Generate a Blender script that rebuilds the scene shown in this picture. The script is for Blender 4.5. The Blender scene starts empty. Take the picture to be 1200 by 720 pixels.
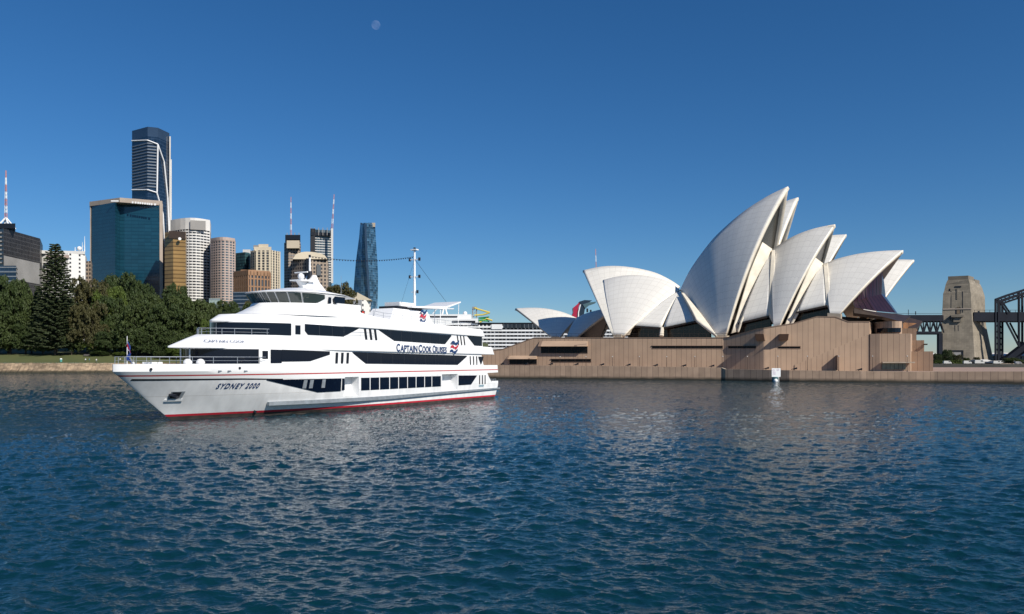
import bpy, math, random
import numpy as np
from mathutils import Vector
R = math.radians
random.seed(7)
rng = np.random.default_rng(7)
SC = bpy.context.scene
COL = SC.collection

# ------------------------------------------------------------------ camera
F, CH, YH = 933.0, 6.0, 422.0          # focal length and horizon of the photograph (1200 x 720)
cam = bpy.data.cameras.new('camera')
cam.sensor_width = 36.0
cam.lens = F / 1200 * 36
cam.shift_y = (YH - 360) / 1200
cam.clip_start, cam.clip_end = 0.5, 60000
co = bpy.data.objects.new('camera', cam)
co.location = (0, 0, CH)
co.rotation_euler = (R(90), 0, 0)
COL.objects.link(co)
SC.camera = co

# ------------------------------------------------------------------ sky, sun, exposure
SUN_AZ, SUN_EL = 44.0, 37.0             # degrees right of straight behind the camera; elevation
world = bpy.data.worlds.new('World')
SC.world = world
world.use_nodes = True
wn = world.node_tree
sky = wn.nodes.new('ShaderNodeTexSky')
sky.sky_type = 'NISHITA'
sky.sun_disc = False
sky.sun_elevation = R(SUN_EL)
sky.sun_rotation = R(180 - SUN_AZ)
sky.altitude = 0
sky.air_density = 1.0
sky.dust_density = 0.0
sky.ozone_density = 9.0
bg = wn.nodes['Background']
hs = wn.nodes.new('ShaderNodeHueSaturation')
hs.inputs['Saturation'].default_value = 1.14
hs.inputs['Value'].default_value = 1.0
wn.links.new(sky.outputs[0], hs.inputs['Color'])
wn.links.new(hs.outputs[0], bg.inputs[0])
bg.inputs[1].default_value = 0.076
sl = bpy.data.lights.new('sun', 'SUN')
sl.energy = 5.0
sl.angle = R(0.5)
sl.color = (1.0, 0.93, 0.82)
so = bpy.data.objects.new('sun', sl)
sdir = Vector((math.sin(R(SUN_AZ)) * math.cos(R(SUN_EL)), -math.cos(R(SUN_AZ)) * math.cos(R(SUN_EL)), math.sin(R(SUN_EL))))
so.rotation_euler = (-sdir).to_track_quat('-Z', 'Y').to_euler()
so.location = sdir * 500
COL.objects.link(so)
SC.view_settings.view_transform = 'Standard'
SC.view_settings.look = 'None'
SC.view_settings.gamma = 1
SC.view_settings.exposure = 0.15
SC.view_settings.use_curve_mapping = False

# ------------------------------------------------------------------ helpers
def at(px, py, Y):                       # pixel of the photograph at depth Y -> world point
    return ((px - 600) / F * Y, Y, CH + (YH - py) / F * Y)
def zy(py, Y): return CH + (YH - py) / F * Y
def xy(px, Y): return ((px - 600) / F * Y, Y)
def tag(o, label=None, cat=None, group=None, kind=None):
    if label: o['label'] = label
    if cat: o['category'] = cat
    if group: o['group'] = group
    if kind: o['kind'] = kind
    return o
def empty(name, loc, label, cat, group=None, rz=0):
    o = bpy.data.objects.new(name, None)
    o.location = loc; o.rotation_euler = (0, 0, rz)
    o.empty_display_size = 1
    COL.objects.link(o)
    return tag(o, label, cat, group)
class MB:
    def __init__(s): s.v = []; s.f = []; s.m = []; s.uv = {}
    def pts(s, P):
        n = len(s.v); s.v += [tuple(map(float, p)) for p in P]; return n
    def face(s, idx, m=0, uv=None):
        if uv: s.uv[len(s.f)] = uv
        s.f.append(tuple(idx)); s.m.append(m)
    def poly(s, P, m=0, uv=None):
        n = s.pts(P); s.face(range(n, n + len(P)), m, uv)
    def prism(s, P, d, m=0, mside=None):  # polygon P extruded along vector d
        n = len(P); a = s.pts(P); b = s.pts([(p[0] + d[0], p[1] + d[1], p[2] + d[2]) for p in P])
        s.face(list(range(a + n - 1, a - 1, -1)), m); s.face(range(b, b + n), m)
        for i in range(n):
            j = (i + 1) % n
            s.face((a + i, a + j, b + j, b + i), m if mside is None else mside)
    def box(s, lo, hi, m=0):
        s.prism([(lo[0], lo[1], lo[2]), (hi[0], lo[1], lo[2]), (hi[0], hi[1], lo[2]), (lo[0], hi[1], lo[2])], (0, 0, hi[2] - lo[2]), m)
    def tube(s, p0, p1, r0, r1=None, n=6, m=0):
        r1 = r0 if r1 is None else r1
        p0, p1 = Vector(p0), Vector(p1); d = (p1 - p0).normalized()
        u = d.orthogonal().normalized(); w = d.cross(u)
        a = s.pts([p0 + r0 * (u * math.cos(2 * math.pi * i / n) + w * math.sin(2 * math.pi * i / n)) for i in range(n)])
        b = s.pts([p1 + r1 * (u * math.cos(2 * math.pi * i / n) + w * math.sin(2 * math.pi * i / n)) for i in range(n)])
        for i in range(n):
            j = (i + 1) % n; s.face((a + i, a + j, b + j, b + i), m)
        s.face(list(range(a + n - 1, a - 1, -1)), m); s.face(range(b, b + n), m)
    def ball(s, c, r, n=8, k=6, m=0, sz=1):
        rows = []
        for i in range(k + 1):
            t = math.pi * i / k
            rows.append(s.pts([(c[0] + r * math.sin(t) * math.cos(2 * math.pi * j / n), c[1] + r * math.sin(t) * math.sin(2 * math.pi * j / n), c[2] - r * sz * math.cos(t)) for j in range(n)]))
        for i in range(k):
            for j in range(n):
                q = (j + 1) % n
                s.face((rows[i] + j, rows[i] + q, rows[i + 1] + q, rows[i + 1] + j), m)
    def grid(s, G, m=0, uv=None, flip=False):
        nr, nc = len(G), len(G[0])
        b = s.pts([p for r in G for p in r])
        for i in range(nr - 1):
            for j in range(nc - 1):
                q = [b + i * nc + j, b + i * nc + j + 1, b + (i + 1) * nc + j + 1, b + (i + 1) * nc + j]
                w = None
                if uv: w = [uv[i][j], uv[i][j + 1], uv[i + 1][j + 1], uv[i + 1][j]]
                if flip: q = q[::-1]; w = w[::-1] if w else None
                s.face(q, m, w)
    def build(s, name, mats, parent=None, world=False, smooth=False):
        me = bpy.data.meshes.new(name)
        off = Vector((0, 0, 0))
        if parent is not None and world: off = parent.location
        me.from_pydata([(v[0] - off[0], v[1] - off[1], v[2] - off[2]) for v in s.v], [], s.f)
        if not isinstance(mats, (list, tuple)): mats = [mats]
        for mm in mats: me.materials.append(mm)
        me.polygons.foreach_set('material_index', s.m)
        if smooth: me.polygons.foreach_set('use_smooth', [True] * len(s.f))
        if s.uv:
            ul = me.uv_layers.new(name='UVMap')
            for fi, w in s.uv.items():
                for k, li in enumerate(me.polygons[fi].loop_indices): ul.data[li].uv = w[k]
        me.validate(); me.update()
        o = bpy.data.objects.new(name, me)
        COL.objects.link(o)
        if parent is not None: o.parent = parent
        return o
def recalc(o):
    import bmesh
    bm = bmesh.new(); bm.from_mesh(o.data); bmesh.ops.recalc_face_normals(bm, faces=bm.faces); bm.to_mesh(o.data); bm.free()
    return o

# ------------------------------------------------------------------ materials
def nodes(name):
    m = bpy.data.materials.new(name); m.use_nodes = True
    nt = m.node_tree
    return m, nt, nt.nodes['Principled BSDF']
def mat(name, col, rough=0.6, metal=0.0, var=0.0, vscale=1.0, bump=0.0, bscale=5.0, spec=0.5, stretch=None):
    m, nt, b = nodes(name)
    b.inputs['Base Color'].default_value = (*col, 1)
    b.inputs['Roughness'].default_value = rough
    b.inputs['Metallic'].default_value = metal
    b.inputs['Specular IOR Level'].default_value = spec
    if var or bump:
        tc = nt.nodes.new('ShaderNodeTexCoord')
        mp = nt.nodes.new('ShaderNodeMapping')
        nt.links.new(tc.outputs['Object'], mp.inputs[0])
        if stretch: mp.inputs['Scale'].default_value = stretch
    if var:
        n = nt.nodes.new('ShaderNodeTexNoise'); n.inputs['Scale'].default_value = vscale; n.inputs['Detail'].default_value = 6
        nt.links.new(mp.outputs[0], n.inputs['Vector'])
        r = nt.nodes.new('ShaderNodeValToRGB')
        r.color_ramp.elements[0].position = 0.3; r.color_ramp.elements[1].position = 0.72
        r.color_ramp.elements[0].color = (*[c * (1 - var) for c in col], 1)
        r.color_ramp.elements[1].color = (*[min(1, c * (1 + var * .6)) for c in col], 1)
        nt.links.new(n.outputs['Fac'], r.inputs[0]); nt.links.new(r.outputs[0], b.inputs['Base Color'])
    if bump:
        n2 = nt.nodes.new('ShaderNodeTexNoise'); n2.inputs['Scale'].default_value = bscale; n2.inputs['Detail'].default_value = 4
        nt.links.new(mp.outputs[0], n2.inputs['Vector'])
        bp = nt.nodes.new('ShaderNodeBump'); bp.inputs['Strength'].default_value = bump; bp.inputs['Distance'].default_value = 0.1
        nt.links.new(n2.outputs['Fac'], bp.inputs['Height']); nt.links.new(bp.outputs[0], b.inputs['Normal'])
    return m
def math_node(nt, op, a, b=None, c=None):
    n = nt.nodes.new('ShaderNodeMath'); n.operation = op
    for i, v in enumerate((a, b, c)):
        if v is None: continue
        if isinstance(v, (int, float)): n.inputs[i].default_value = v
        else: nt.links.new(v, n.inputs[i])
    return n.outputs[0]
def mix_col(nt, fac, a, b):
    n = nt.nodes.new('ShaderNodeMix'); n.data_type = 'RGBA'
    if isinstance(fac, (int, float)): n.inputs[0].default_value = fac
    else: nt.links.new(fac, n.inputs[0])
    for sock, v in ((6, a), (7, b)):
        if isinstance(v, tuple): n.inputs[sock].default_value = (*v, 1)
        else: nt.links.new(v, n.inputs[sock])
    return n.outputs[2]
def lines_mat(name, base, line, pu, pv, wu=0.1, wv=0.1, rough=0.5, metal=0.0, var=0.15, cellvar=0.0, vscale=0.3, use='UV', spec=0.5, stain=None, both=False):
    """Panel/joint pattern in metres of UV: lines every pu across and pv up (0 = none)."""
    m, nt, b = nodes(name)
    tc = nt.nodes.new('ShaderNodeTexCoord')
    sp = nt.nodes.new('ShaderNodeSeparateXYZ'); nt.links.new(tc.outputs[use], sp.inputs[0])
    fac = None; cells = []
    for per, w, ch in ((pu, wu, 0), (pv, wv, 1)):
        if not per: cells.append(0.0); continue
        d = math_node(nt, 'DIVIDE', sp.outputs[ch], per)
        fr = math_node(nt, 'FRACT', d)
        cells.append(math_node(nt, 'FLOOR', d))
        l = math_node(nt, 'LESS_THAN', fr, w)
        fac = l if fac is None else math_node(nt, 'MINIMUM' if both else 'MAXIMUM', fac, l)
    nz = nt.nodes.new('ShaderNodeTexNoise'); nz.inputs['Scale'].default_value = vscale; nz.inputs['Detail'].default_value = 7
    nt.links.new(tc.outputs['Object'], nz.inputs['Vector'])
    v = nt.nodes.new('ShaderNodeMapRange'); v.inputs[1].default_value = .25; v.inputs[2].default_value = .75
    v.inputs[3].default_value = 1 - var; v.inputs[4].default_value = 1 + var * .5
    nt.links.new(nz.outputs['Fac'], v.inputs[0])
    val = v.outputs[0]
    if cellvar:
        cb = nt.nodes.new('ShaderNodeCombineXYZ')
        for i, cc in enumerate(cells):
            if isinstance(cc, float): cb.inputs[i].default_value = cc
            else: nt.links.new(cc, cb.inputs[i])
        wnz = nt.nodes.new('ShaderNodeTexWhiteNoise'); nt.links.new(cb.outputs[0], wnz.inputs['Vector'])
        mr = nt.nodes.new('ShaderNodeMapRange'); mr.inputs[3].default_value = 1 - cellvar; mr.inputs[4].default_value = 1 + cellvar
        nt.links.new(wnz.outputs['Value'], mr.inputs[0])
        val = math_node(nt, 'MULTIPLY', val, mr.outputs[0])
    c = mix_col(nt, fac, base, line) if fac is not None else None
    mul = nt.nodes.new('ShaderNodeVectorMath'); mul.operation = 'SCALE'
    if c is not None: nt.links.new(c, mul.inputs[0])
    else: mul.inputs[0].default_value = base
    nt.links.new(val, mul.inputs[3])
    out = mul.outputs[0]
    if stain:                                   # wet, weedy tide band below a height (world z)
        geo = nt.nodes.new('ShaderNodeNewGeometry'); s2 = nt.nodes.new('ShaderNodeSeparateXYZ'); nt.links.new(geo.outputs['Position'], s2.inputs[0])
        zz = math_node(nt, 'ADD', s2.outputs[2], math_node(nt, 'MULTIPLY', nz.outputs['Fac'], -0.8))
        mr2 = nt.nodes.new('ShaderNodeMapRange'); mr2.inputs[1].default_value = stain[0]; mr2.inputs[2].default_value = stain[1]; mr2.inputs[3].default_value = 1; mr2.inputs[4].default_value = 0
        nt.links.new(zz, mr2.inputs[0])
        out = mix_col(nt, mr2.outputs[0], out, stain[2])
    nt.links.new(out, b.inputs['Base Color'])
    b.inputs['Roughness'].default_value = rough
    b.inputs['Metallic'].default_value = metal
    b.inputs['Specular IOR Level'].default_value = spec
    return m
M = {}
M['white'] = mat('white ship paint', (.80, .81, .82), .3, var=.05, vscale=.25, stretch=(1, 1, .4))
M['hullwhite'] = mat('white hull paint', (.76, .77, .78), .28, var=.13, vscale=.8, stretch=(1.3, 1, .25))
M['red'] = mat('red boot stripe', (.50, .02, .04), .4, var=.15)
M['redline'] = mat('dull red rubbing strake', (.45, .06, .06), .5, var=.2, vscale=2)
M['bottom'] = mat('weathered bottom paint', (.055, .045, .04), .6, var=.5, vscale=1.2)
M['black'] = mat('black trim', (.012, .013, .018), .35)
M['glass'] = mat('dark tinted glass', (.003, .006, .016), .05, spec=.28)
M['glass2'] = mat('smoky bridge glass', (.035, .05, .05), .05, spec=.7)
M['fender'] = mat('grey rubber fender', (.22, .25, .28), .5, var=.25, vscale=2)
M['steel'] = mat('grey steel rail', (.45, .47, .5), .35, .6)
M['navy'] = mat('navy lettering', (.01, .04, .13), .4)
M['teal'] = mat('teal lettering', (.05, .22, .3), .4)
M['decking'] = mat('pale deck', (.38, .36, .33), .8, var=.2)
M['tile'] = lines_mat('cream ceramic tiles', (.76, .735, .68), (.645, .62, .57), 2.3, 2.4, .06, .08, .32, var=.03, cellvar=.025, vscale=.1)
M['tilewhite'] = lines_mat('pale cream tiles', (.80, .77, .70), (.68, .65, .585), 2.3, 3.0, .06, .07, .32, var=.05, cellvar=.03, vscale=.1)  # slightly paler tile colour, used for the larger hall
M['concrete'] = mat('cream ribbed concrete', (.72, .66, .55), .7, var=.15, vscale=.4)
M['rib'] = mat('tan concrete', (.46, .39, .30), .75, var=.2, vscale=.4)
M['granite'] = lines_mat('pink granite cladding', (.42, .295, .205), (.225, .152, .108), 1.5, 0, .08, .05, .75, var=.14, cellvar=.05, vscale=.25)
M['granite2'] = lines_mat('granite sea wall', (.40, .28, .198), (.195, .133, .1), 1.7, 0, .07, .05, .8, var=.25, cellvar=.10, vscale=.35, stain=(-.1, .75, (.035, .03, .02)))
M['paving'] = lines_mat('granite paving', (.34, .24, .19), (.2, .14, .11), 2.4, 2.4, .04, .04, .8, use='Object')
M['darkglass'] = mat('dark foyer glass', (.008, .007, .007), .25, spec=.2)
M['bronze'] = mat('dark bronze', (.05, .032, .022), .4, .3, var=.3, vscale=.8)
M['topaz'] = lines_mat('topaz glass wall', (.028, .014, .020), (.010, .007, .008), 2.0, 0, .18, .1, .2, var=.2, spec=.25)
M['amber'] = mat('amber timber soffit', (.22, .10, .035), .5, var=.6, vscale=.35)
M['sandstone'] = lines_mat('sea wall sandstone', (.34, .25, .165), (.15, .11, .07), 1.6, .6, .06, .10, .9, var=.5, cellvar=.25, vscale=.25, stain=(.1, 1.0, (.04, .035, .02)))
M['grass'] = mat('mown grass', (.055, .085, .018), .9, var=.4, vscale=.15)
M['path'] = mat('asphalt path', (.09, .085, .08), .9, var=.2)
M['earth'] = mat('city ground', (.10, .095, .08), .9, var=.3, vscale=.05)
M['bark'] = mat('bark', (.06, .048, .035), .9, var=.4, vscale=2)
M['pylonstone'] = lines_mat('grey granite blocks', (.255, .22, .17), (.19, .165, .13), 2.0, 1.6, .06, .08, .85, var=.3, cellvar=.10, vscale=.12)
M['bridge'] = mat('bridge grey steel', (.010, .013, .022), .6, 0, var=.3, vscale=.1, spec=.15)
def leaf_mat(name, a, b2):
    m, nt, b = nodes(name)
    oi = nt.nodes.new('ShaderNodeObjectInfo')
    tc = nt.nodes.new('ShaderNodeTexCoord')
    n = nt.nodes.new('ShaderNodeTexNoise'); n.inputs['Scale'].default_value = 5.0; n.inputs['Detail'].default_value = 5
    nt.links.new(tc.outputs['Object'], n.inputs['Vector'])
    f = math_node(nt, 'ADD', math_node(nt, 'MULTIPLY', n.outputs['Fac'], 1.3), math_node(nt, 'MULTIPLY', oi.outputs['Random'], .5))
    f = math_node(nt, 'SUBTRACT', f, .42)
    nt.links.new(mix_col(nt, f, a, b2), b.inputs['Base Color'])
    b.inputs['Roughness'].default_value = .65
    b.inputs['Specular IOR Level'].default_value = .3
    return m
M['leaf'] = leaf_mat('dark fig foliage', (.022, .040, .010), (.052, .072, .017))
M['leafbrown'] = leaf_mat('olive brown foliage', (.040, .042, .014), (.070, .064, .022))
M['leafgreen'] = leaf_mat('yellow green foliage', (.045, .074, .011), (.080, .112, .018))
M['leafpine'] = leaf_mat('pine needles', (.030, .046, .018), (.058, .070, .027))

M['frame'] = mat('dark window frame', (.05, .06, .075), .4)
M['slate'] = mat('slate blue louvre', (.13, .16, .20), .4)
def ring_xy(px, Y): return xy(px, Y)

# ------------------------------------------------------------------ water
def build_water():
    # one sheet out to the horizon; the finer tessellation is where the camera stands
    r = [0.5, 3, 6, 9, 11.5, 13.5]
    x = 15.0
    while x < 900:
        r.append(x); x += max(0.05, x * x / 4800 * 0.45)
    while x < 60000:
        r.append(x); x *= 1.35
    r = np.array(r)
    a = np.concatenate([np.arange(-180, -42, 4.0), np.arange(-42, 42.0001, 0.078), np.arange(46, 181, 4.0)])
    a = np.radians(a)
    rr, aa = np.meshgrid(r, a, indexing='ij')
    X = (rr * np.sin(aa)).ravel(); Y = (rr * np.cos(aa)).ravel()
    Z = np.zeros_like(X); DX = np.zeros_like(X); DY = np.zeros_like(X)
    rad = rr.ravel()
    fade = np.clip((1100 - rad) / 700, 0, 1)
    N = 130
    lam = np.concatenate([np.exp(rng.uniform(math.log(.18), math.log(1.9), N - 16)), np.exp(rng.uniform(math.log(2.5), math.log(9), 16))])
    th = rng.normal(R(-105), R(46), N)
    ph = rng.uniform(0, 6.283, N)
    # patches of livelier and calmer water
    patch = np.zeros_like(X)
    for k in range(7):
        t = rng.uniform(0, 6.28); L = rng.uniform(18, 110)
        patch += np.sin((X * math.cos(t) + Y * math.sin(t)) * 6.283 / L + rng.uniform(0, 6.28))
    patch = np.clip(1 + .13 * patch, .55, 1.5)
    for l, t, p in zip(lam, th, ph):
        k = 2 * math.pi / l
        s = .0265 if l < 2 else .011
        am = s / k
        d = k * (X * math.cos(t) + Y * math.sin(t)) + p
        Z += am * np.cos(d)
        DX -= .9 * am * math.cos(t) * np.sin(d); DY -= .9 * am * math.sin(t) * np.sin(d)
    w = fade * patch
    V = np.stack([X + DX * w, Y + DY * w, Z * w], 1).astype(np.float32)
    nr, na = len(r), len(a)
    i, j = np.meshgrid(np.arange(nr - 1), np.arange(na - 1), indexing='ij')
    b = (i * na + j).ravel()
    Q = np.stack([b, b + na, b + na + 1, b + 1], 1).astype(np.int32)
    me = bpy.data.meshes.new('water')
    me.vertices.add(len(V)); me.vertices.foreach_set('co', V.ravel())
    me.loops.add(Q.size); me.loops.foreach_set('vertex_index', Q.ravel())
    me.polygons.add(len(Q)); me.polygons.foreach_set('loop_start', np.arange(0, Q.size, 4, dtype=np.int32))
    me.polygons.foreach_set('use_smooth', np.ones(len(Q), dtype=bool))
    me.update(calc_edges=True); me.validate()
    m, nt, bs = nodes('harbour water')
    bs.inputs['Base Color'].default_value = (.002, .025, .036, 1)
    bs.inputs['Roughness'].default_value = .06
    bs.inputs['IOR'].default_value = 1.33
    bs.inputs['Specular IOR Level'].default_value = .42
    tc = nt.nodes.new('ShaderNodeTexCoord')
    mp = nt.nodes.new('ShaderNodeMapping'); nt.links.new(tc.outputs['Object'], mp.inputs[0])
    mp.inputs['Scale'].default_value = (.75, 1.25, 1); mp.inputs['Rotation'].default_value = (0, 0, R(12))
    h = None
    for sc_, st in ((2.2, .060), (6.0, .022), (16.0, .007)):
        n = nt.nodes.new('ShaderNodeTexNoise'); n.inputs['Scale'].default_value = sc_; n.inputs['Detail'].default_value = 3
        n.inputs['Distortion'].default_value = .4
        nt.links.new(mp.outputs[0], n.inputs['Vector'])
        t = math_node(nt, 'MULTIPLY', n.outputs['Fac'], st)
        h = t if h is None else math_node(nt, 'ADD', h, t)
    # the open water further out is roughened by bump, nearer the wave mesh carries it
    geo = nt.nodes.new('ShaderNodeNewGeometry'); ln = nt.nodes.new('ShaderNodeVectorMath'); ln.operation = 'LENGTH'; nt.links.new(geo.outputs['Position'], ln.inputs[0])
    mr = nt.nodes.new('ShaderNodeMapRange'); mr.inputs[1].default_value = 45; mr.inputs[2].default_value = 190; nt.links.new(ln.outputs['Value'], mr.inputs[0])
    n = nt.nodes.new('ShaderNodeTexNoise'); n.inputs['Scale'].default_value = .75; n.inputs['Detail'].default_value = 4; nt.links.new(mp.outputs[0], n.inputs['Vector'])
    h = math_node(nt, 'ADD', h, math_node(nt, 'MULTIPLY', math_node(nt, 'MULTIPLY', n.outputs['Fac'], .75), mr.outputs[0]))
    bp = nt.nodes.new('ShaderNodeBump'); bp.inputs['Strength'].default_value = 1.0; bp.inputs['Distance'].default_value = 1.0
    nt.links.new(h, bp.inputs['Height']); nt.links.new(bp.outputs[0], bs.inputs['Normal'])
    me.materials.append(m)
    o = bpy.data.objects.new('water', me); COL.objects.link(o)
    tag(o, kind='structure')
build_water()

# ------------------------------------------------------------------ land
def sstep(a, b, x): t = min(1, max(0, (x - a) / (b - a))); return t * t * (3 - 2 * t)
SHORE = [(-900, 330), (-400, 352), (-100, 366), (0, 373), (60, 374), (130, 377), (200, 384), (300, 392), (400, 398), (480, 385), (540, 350), (572, 318)]
shore_pts = [xy(*s) for s in SHORE]
def land_z(x, y):
    d = 1e9
    for (x0, y0), (x1, y1) in zip(shore_pts[:-1], shore_pts[1:]):
        t = min(1, max(0, ((x - x0) * (x1 - x0) + (y - y0) * (y1 - y0)) / ((x1 - x0) ** 2 + (y1 - y0) ** 2)))
        d = min(d, math.hypot(x - x0 - t * (x1 - x0), y - y0 - t * (y1 - y0)))
    base = 4.6 + 4.4 * sstep(1, 27, d) + 10 * sstep(25, 170, d) * sstep(60, -40, x)
    return base
def build_land():
    mb = MB(); G = []
    n = 90
    for k in range(26):
        f = k / 25
        row = []
        for i in range(n + 1):
            t = i / n * (len(SHORE) - 1); q = min(int(t), len(SHORE) - 2); u = t - q
            px = SHORE[q][0] + (SHORE[q + 1][0] - SHORE[q][0]) * u; Y = SHORE[q][1] + (SHORE[q + 1][1] - SHORE[q][1]) * u
            YY = Y + (1900 * f ** 2.6) if k else Y
            x, y = xy(px, YY)
            z = land_z(x, y) + (.25 * math.sin(x * .13) * math.sin(y * .2) if k > 1 else 0)
            row.append((x, y, z))
        G.append(row)
    mb.grid(G)
    m, nt, b = nodes('park ground')
    tc = nt.nodes.new('ShaderNodeTexCoord')
    n1 = nt.nodes.new('ShaderNodeTexNoise'); n1.inputs['Scale'].default_value = .12; n1.inputs['Detail'].default_value = 8
    nt.links.new(tc.outputs['Object'], n1.inputs['Vector'])
    nt.links.new(mix_col(nt, n1.outputs['Fac'], (.05, .072, .018), (.105, .11, .036)), b.inputs['Base Color'])
    b.inputs['Roughness'].default_value = .95
    o = mb.build('ground', m, smooth=True); tag(o, kind='structure')
    # path climbing from the lawn between the pine and the fig
    mb = MB(); G = []
    for k in range(14):
        f = k / 13
        px = 101 - 8 * f + 6 * math.sin(f * 3); Y = 393 + 52 * f
        row = []
        for s in (-1, -.33, .33, 1):
            x, y = xy(px, Y); x += s * 1.5
            row.append((x, y, land_z(x, y) + .16))
        G.append(row)
    mb.grid(G); tag(mb.build('path', M['path']), kind='structure')
    # sandstone sea wall of the gardens
    mb = MB(); G = []; UV = []; L = 0; prev = None
    for i in range(241):
        t = i / 240 * (len(SHORE) - 1); q = min(int(t), len(SHORE) - 2); u = t - q
        px = SHORE[q][0] + (SHORE[q + 1][0] - SHORE[q][0]) * u; Y = SHORE[q][1] + (SHORE[q + 1][1] - SHORE[q][1]) * u
        x, y = xy(px, Y)
        if prev: L += math.hypot(x - prev[0], y - prev[1])
        prev = (x, y)
        j = [rng.uniform(-.35, .35) for _ in range(5)]
        G.append([(x, y + 1.4, 4.45 + .3 * j[0]), (x, y - .1, 4.55 + .35 * j[0]), (x, y - .5 + j[1] * .3, 3.3), (x, y - 1.2 + j[2], 2.0 + j[3] * .5), (x, y - 2.4 + j[2], .9 + j[4]), (x, y - 3.6 + j[4], -1.5)])
        UV.append([(L, 6), (L, 4.6), (L, 3.3), (L, 2), (L, .8), (L, -1.5)])
    mb.grid(G, uv=UV, flip=True)
    o = mb.build('sea_wall', M['sandstone']); tag(o, 'rough brown sandstone sea wall below the garden lawn', 'sea wall')
    # far side of the cove, under the bridge
    mb = MB()
    P = [xy(1080, 640), xy(1500, 560), xy(1900, 1500), xy(1090, 1500), xy(1060, 700)]
    mb.prism([(x, y, -2) for x, y in P], (0, 0, 4.6))
    tag(mb.build('ground', M['earth']), kind='structure')
    # city quay ground behind the opera house
    mb = MB(); P = [xy(300, 700), xy(1080, 745), xy(1090, 2600), xy(300, 2600)]
    mb.prism([(x, y, -2) for x, y in P], (0, 0, 5))
    tag(mb.build('ground', M['earth']), kind='structure')
build_land()

# ------------------------------------------------------------------ opera house
TH = R(31)
AX = Vector((math.cos(TH), -math.sin(TH), 0))           # hall axis, south (left) to north (right)
OUT = Vector((-math.sin(TH), -math.cos(TH), 0))         # from the axis towards the camera
JO = Vector((75.8, 260.7, 0))                           # a point on the nearer hall's axis
def JP(px, py, d):                                      # point d metres on the camera side of the axis
    rx = (px - 600) / F
    o = JO + OUT * d
    Y = (o.x * OUT.x + o.y * OUT.y) / (rx * OUT.x + OUT.y)
    return Vector((rx * Y, Y, CH + (YH - py) / F * Y))
def set_frame(theta, origin):                           # switch to another hall's axis
    global AX, OUT, JO
    AX = Vector((math.cos(theta), -math.sin(theta), 0)); OUT = Vector((-math.sin(theta), -math.cos(theta), 0)); JO = origin
JO0 = JO.copy()
def mirror(p, d0):                                      # reflect in the vertical plane at lateral d0
    k = (p - JO).dot(OUT) - d0
    return p - OUT * (2 * k)
OP = empty('opera_house', (JO.x, JO.y, 3.2), 'opera house with cream tiled sail roofs on a pink granite podium', 'opera house')
def resample(P, n):
    d = [0]
    for a, b in zip(P[:-1], P[1:]): d.append(d[-1] + (b - a).length)
    out = []
    for i in range(n):
        s = d[-1] * i / (n - 1); k = 0
        while k < len(d) - 2 and d[k + 1] < s: k += 1
        u = (s - d[k]) / max(1e-6, d[k + 1] - d[k])
        # Catmull-Rom for a smooth ridge
        p0, p1, p2, p3 = P[max(0, k - 1)], P[k], P[k + 1], P[min(len(P) - 1, k + 2)]
        out.append(0.5 * ((2 * p1) + (p2 - p0) * u + (2 * p0 - 5 * p1 + 4 * p2 - p3) * u * u + (3 * p1 - p0 - 3 * p2 + p3) * u ** 3))
    return out
def rib(Fp, Rp, n, sag=1.0, upk=.45):
    c = Rp - Fp; L = c.length
    dr = OUT + Vector((0, 0, upk)); dr -= c * (dr.dot(c) / (L * L)); dr.normalize()
    h = sag * L * L / (8 * 75)
    return [Fp + c * (i / n) + dr * (4 * (i / n) * (1 - i / n) * h) for i in range(n + 1)]
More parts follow.
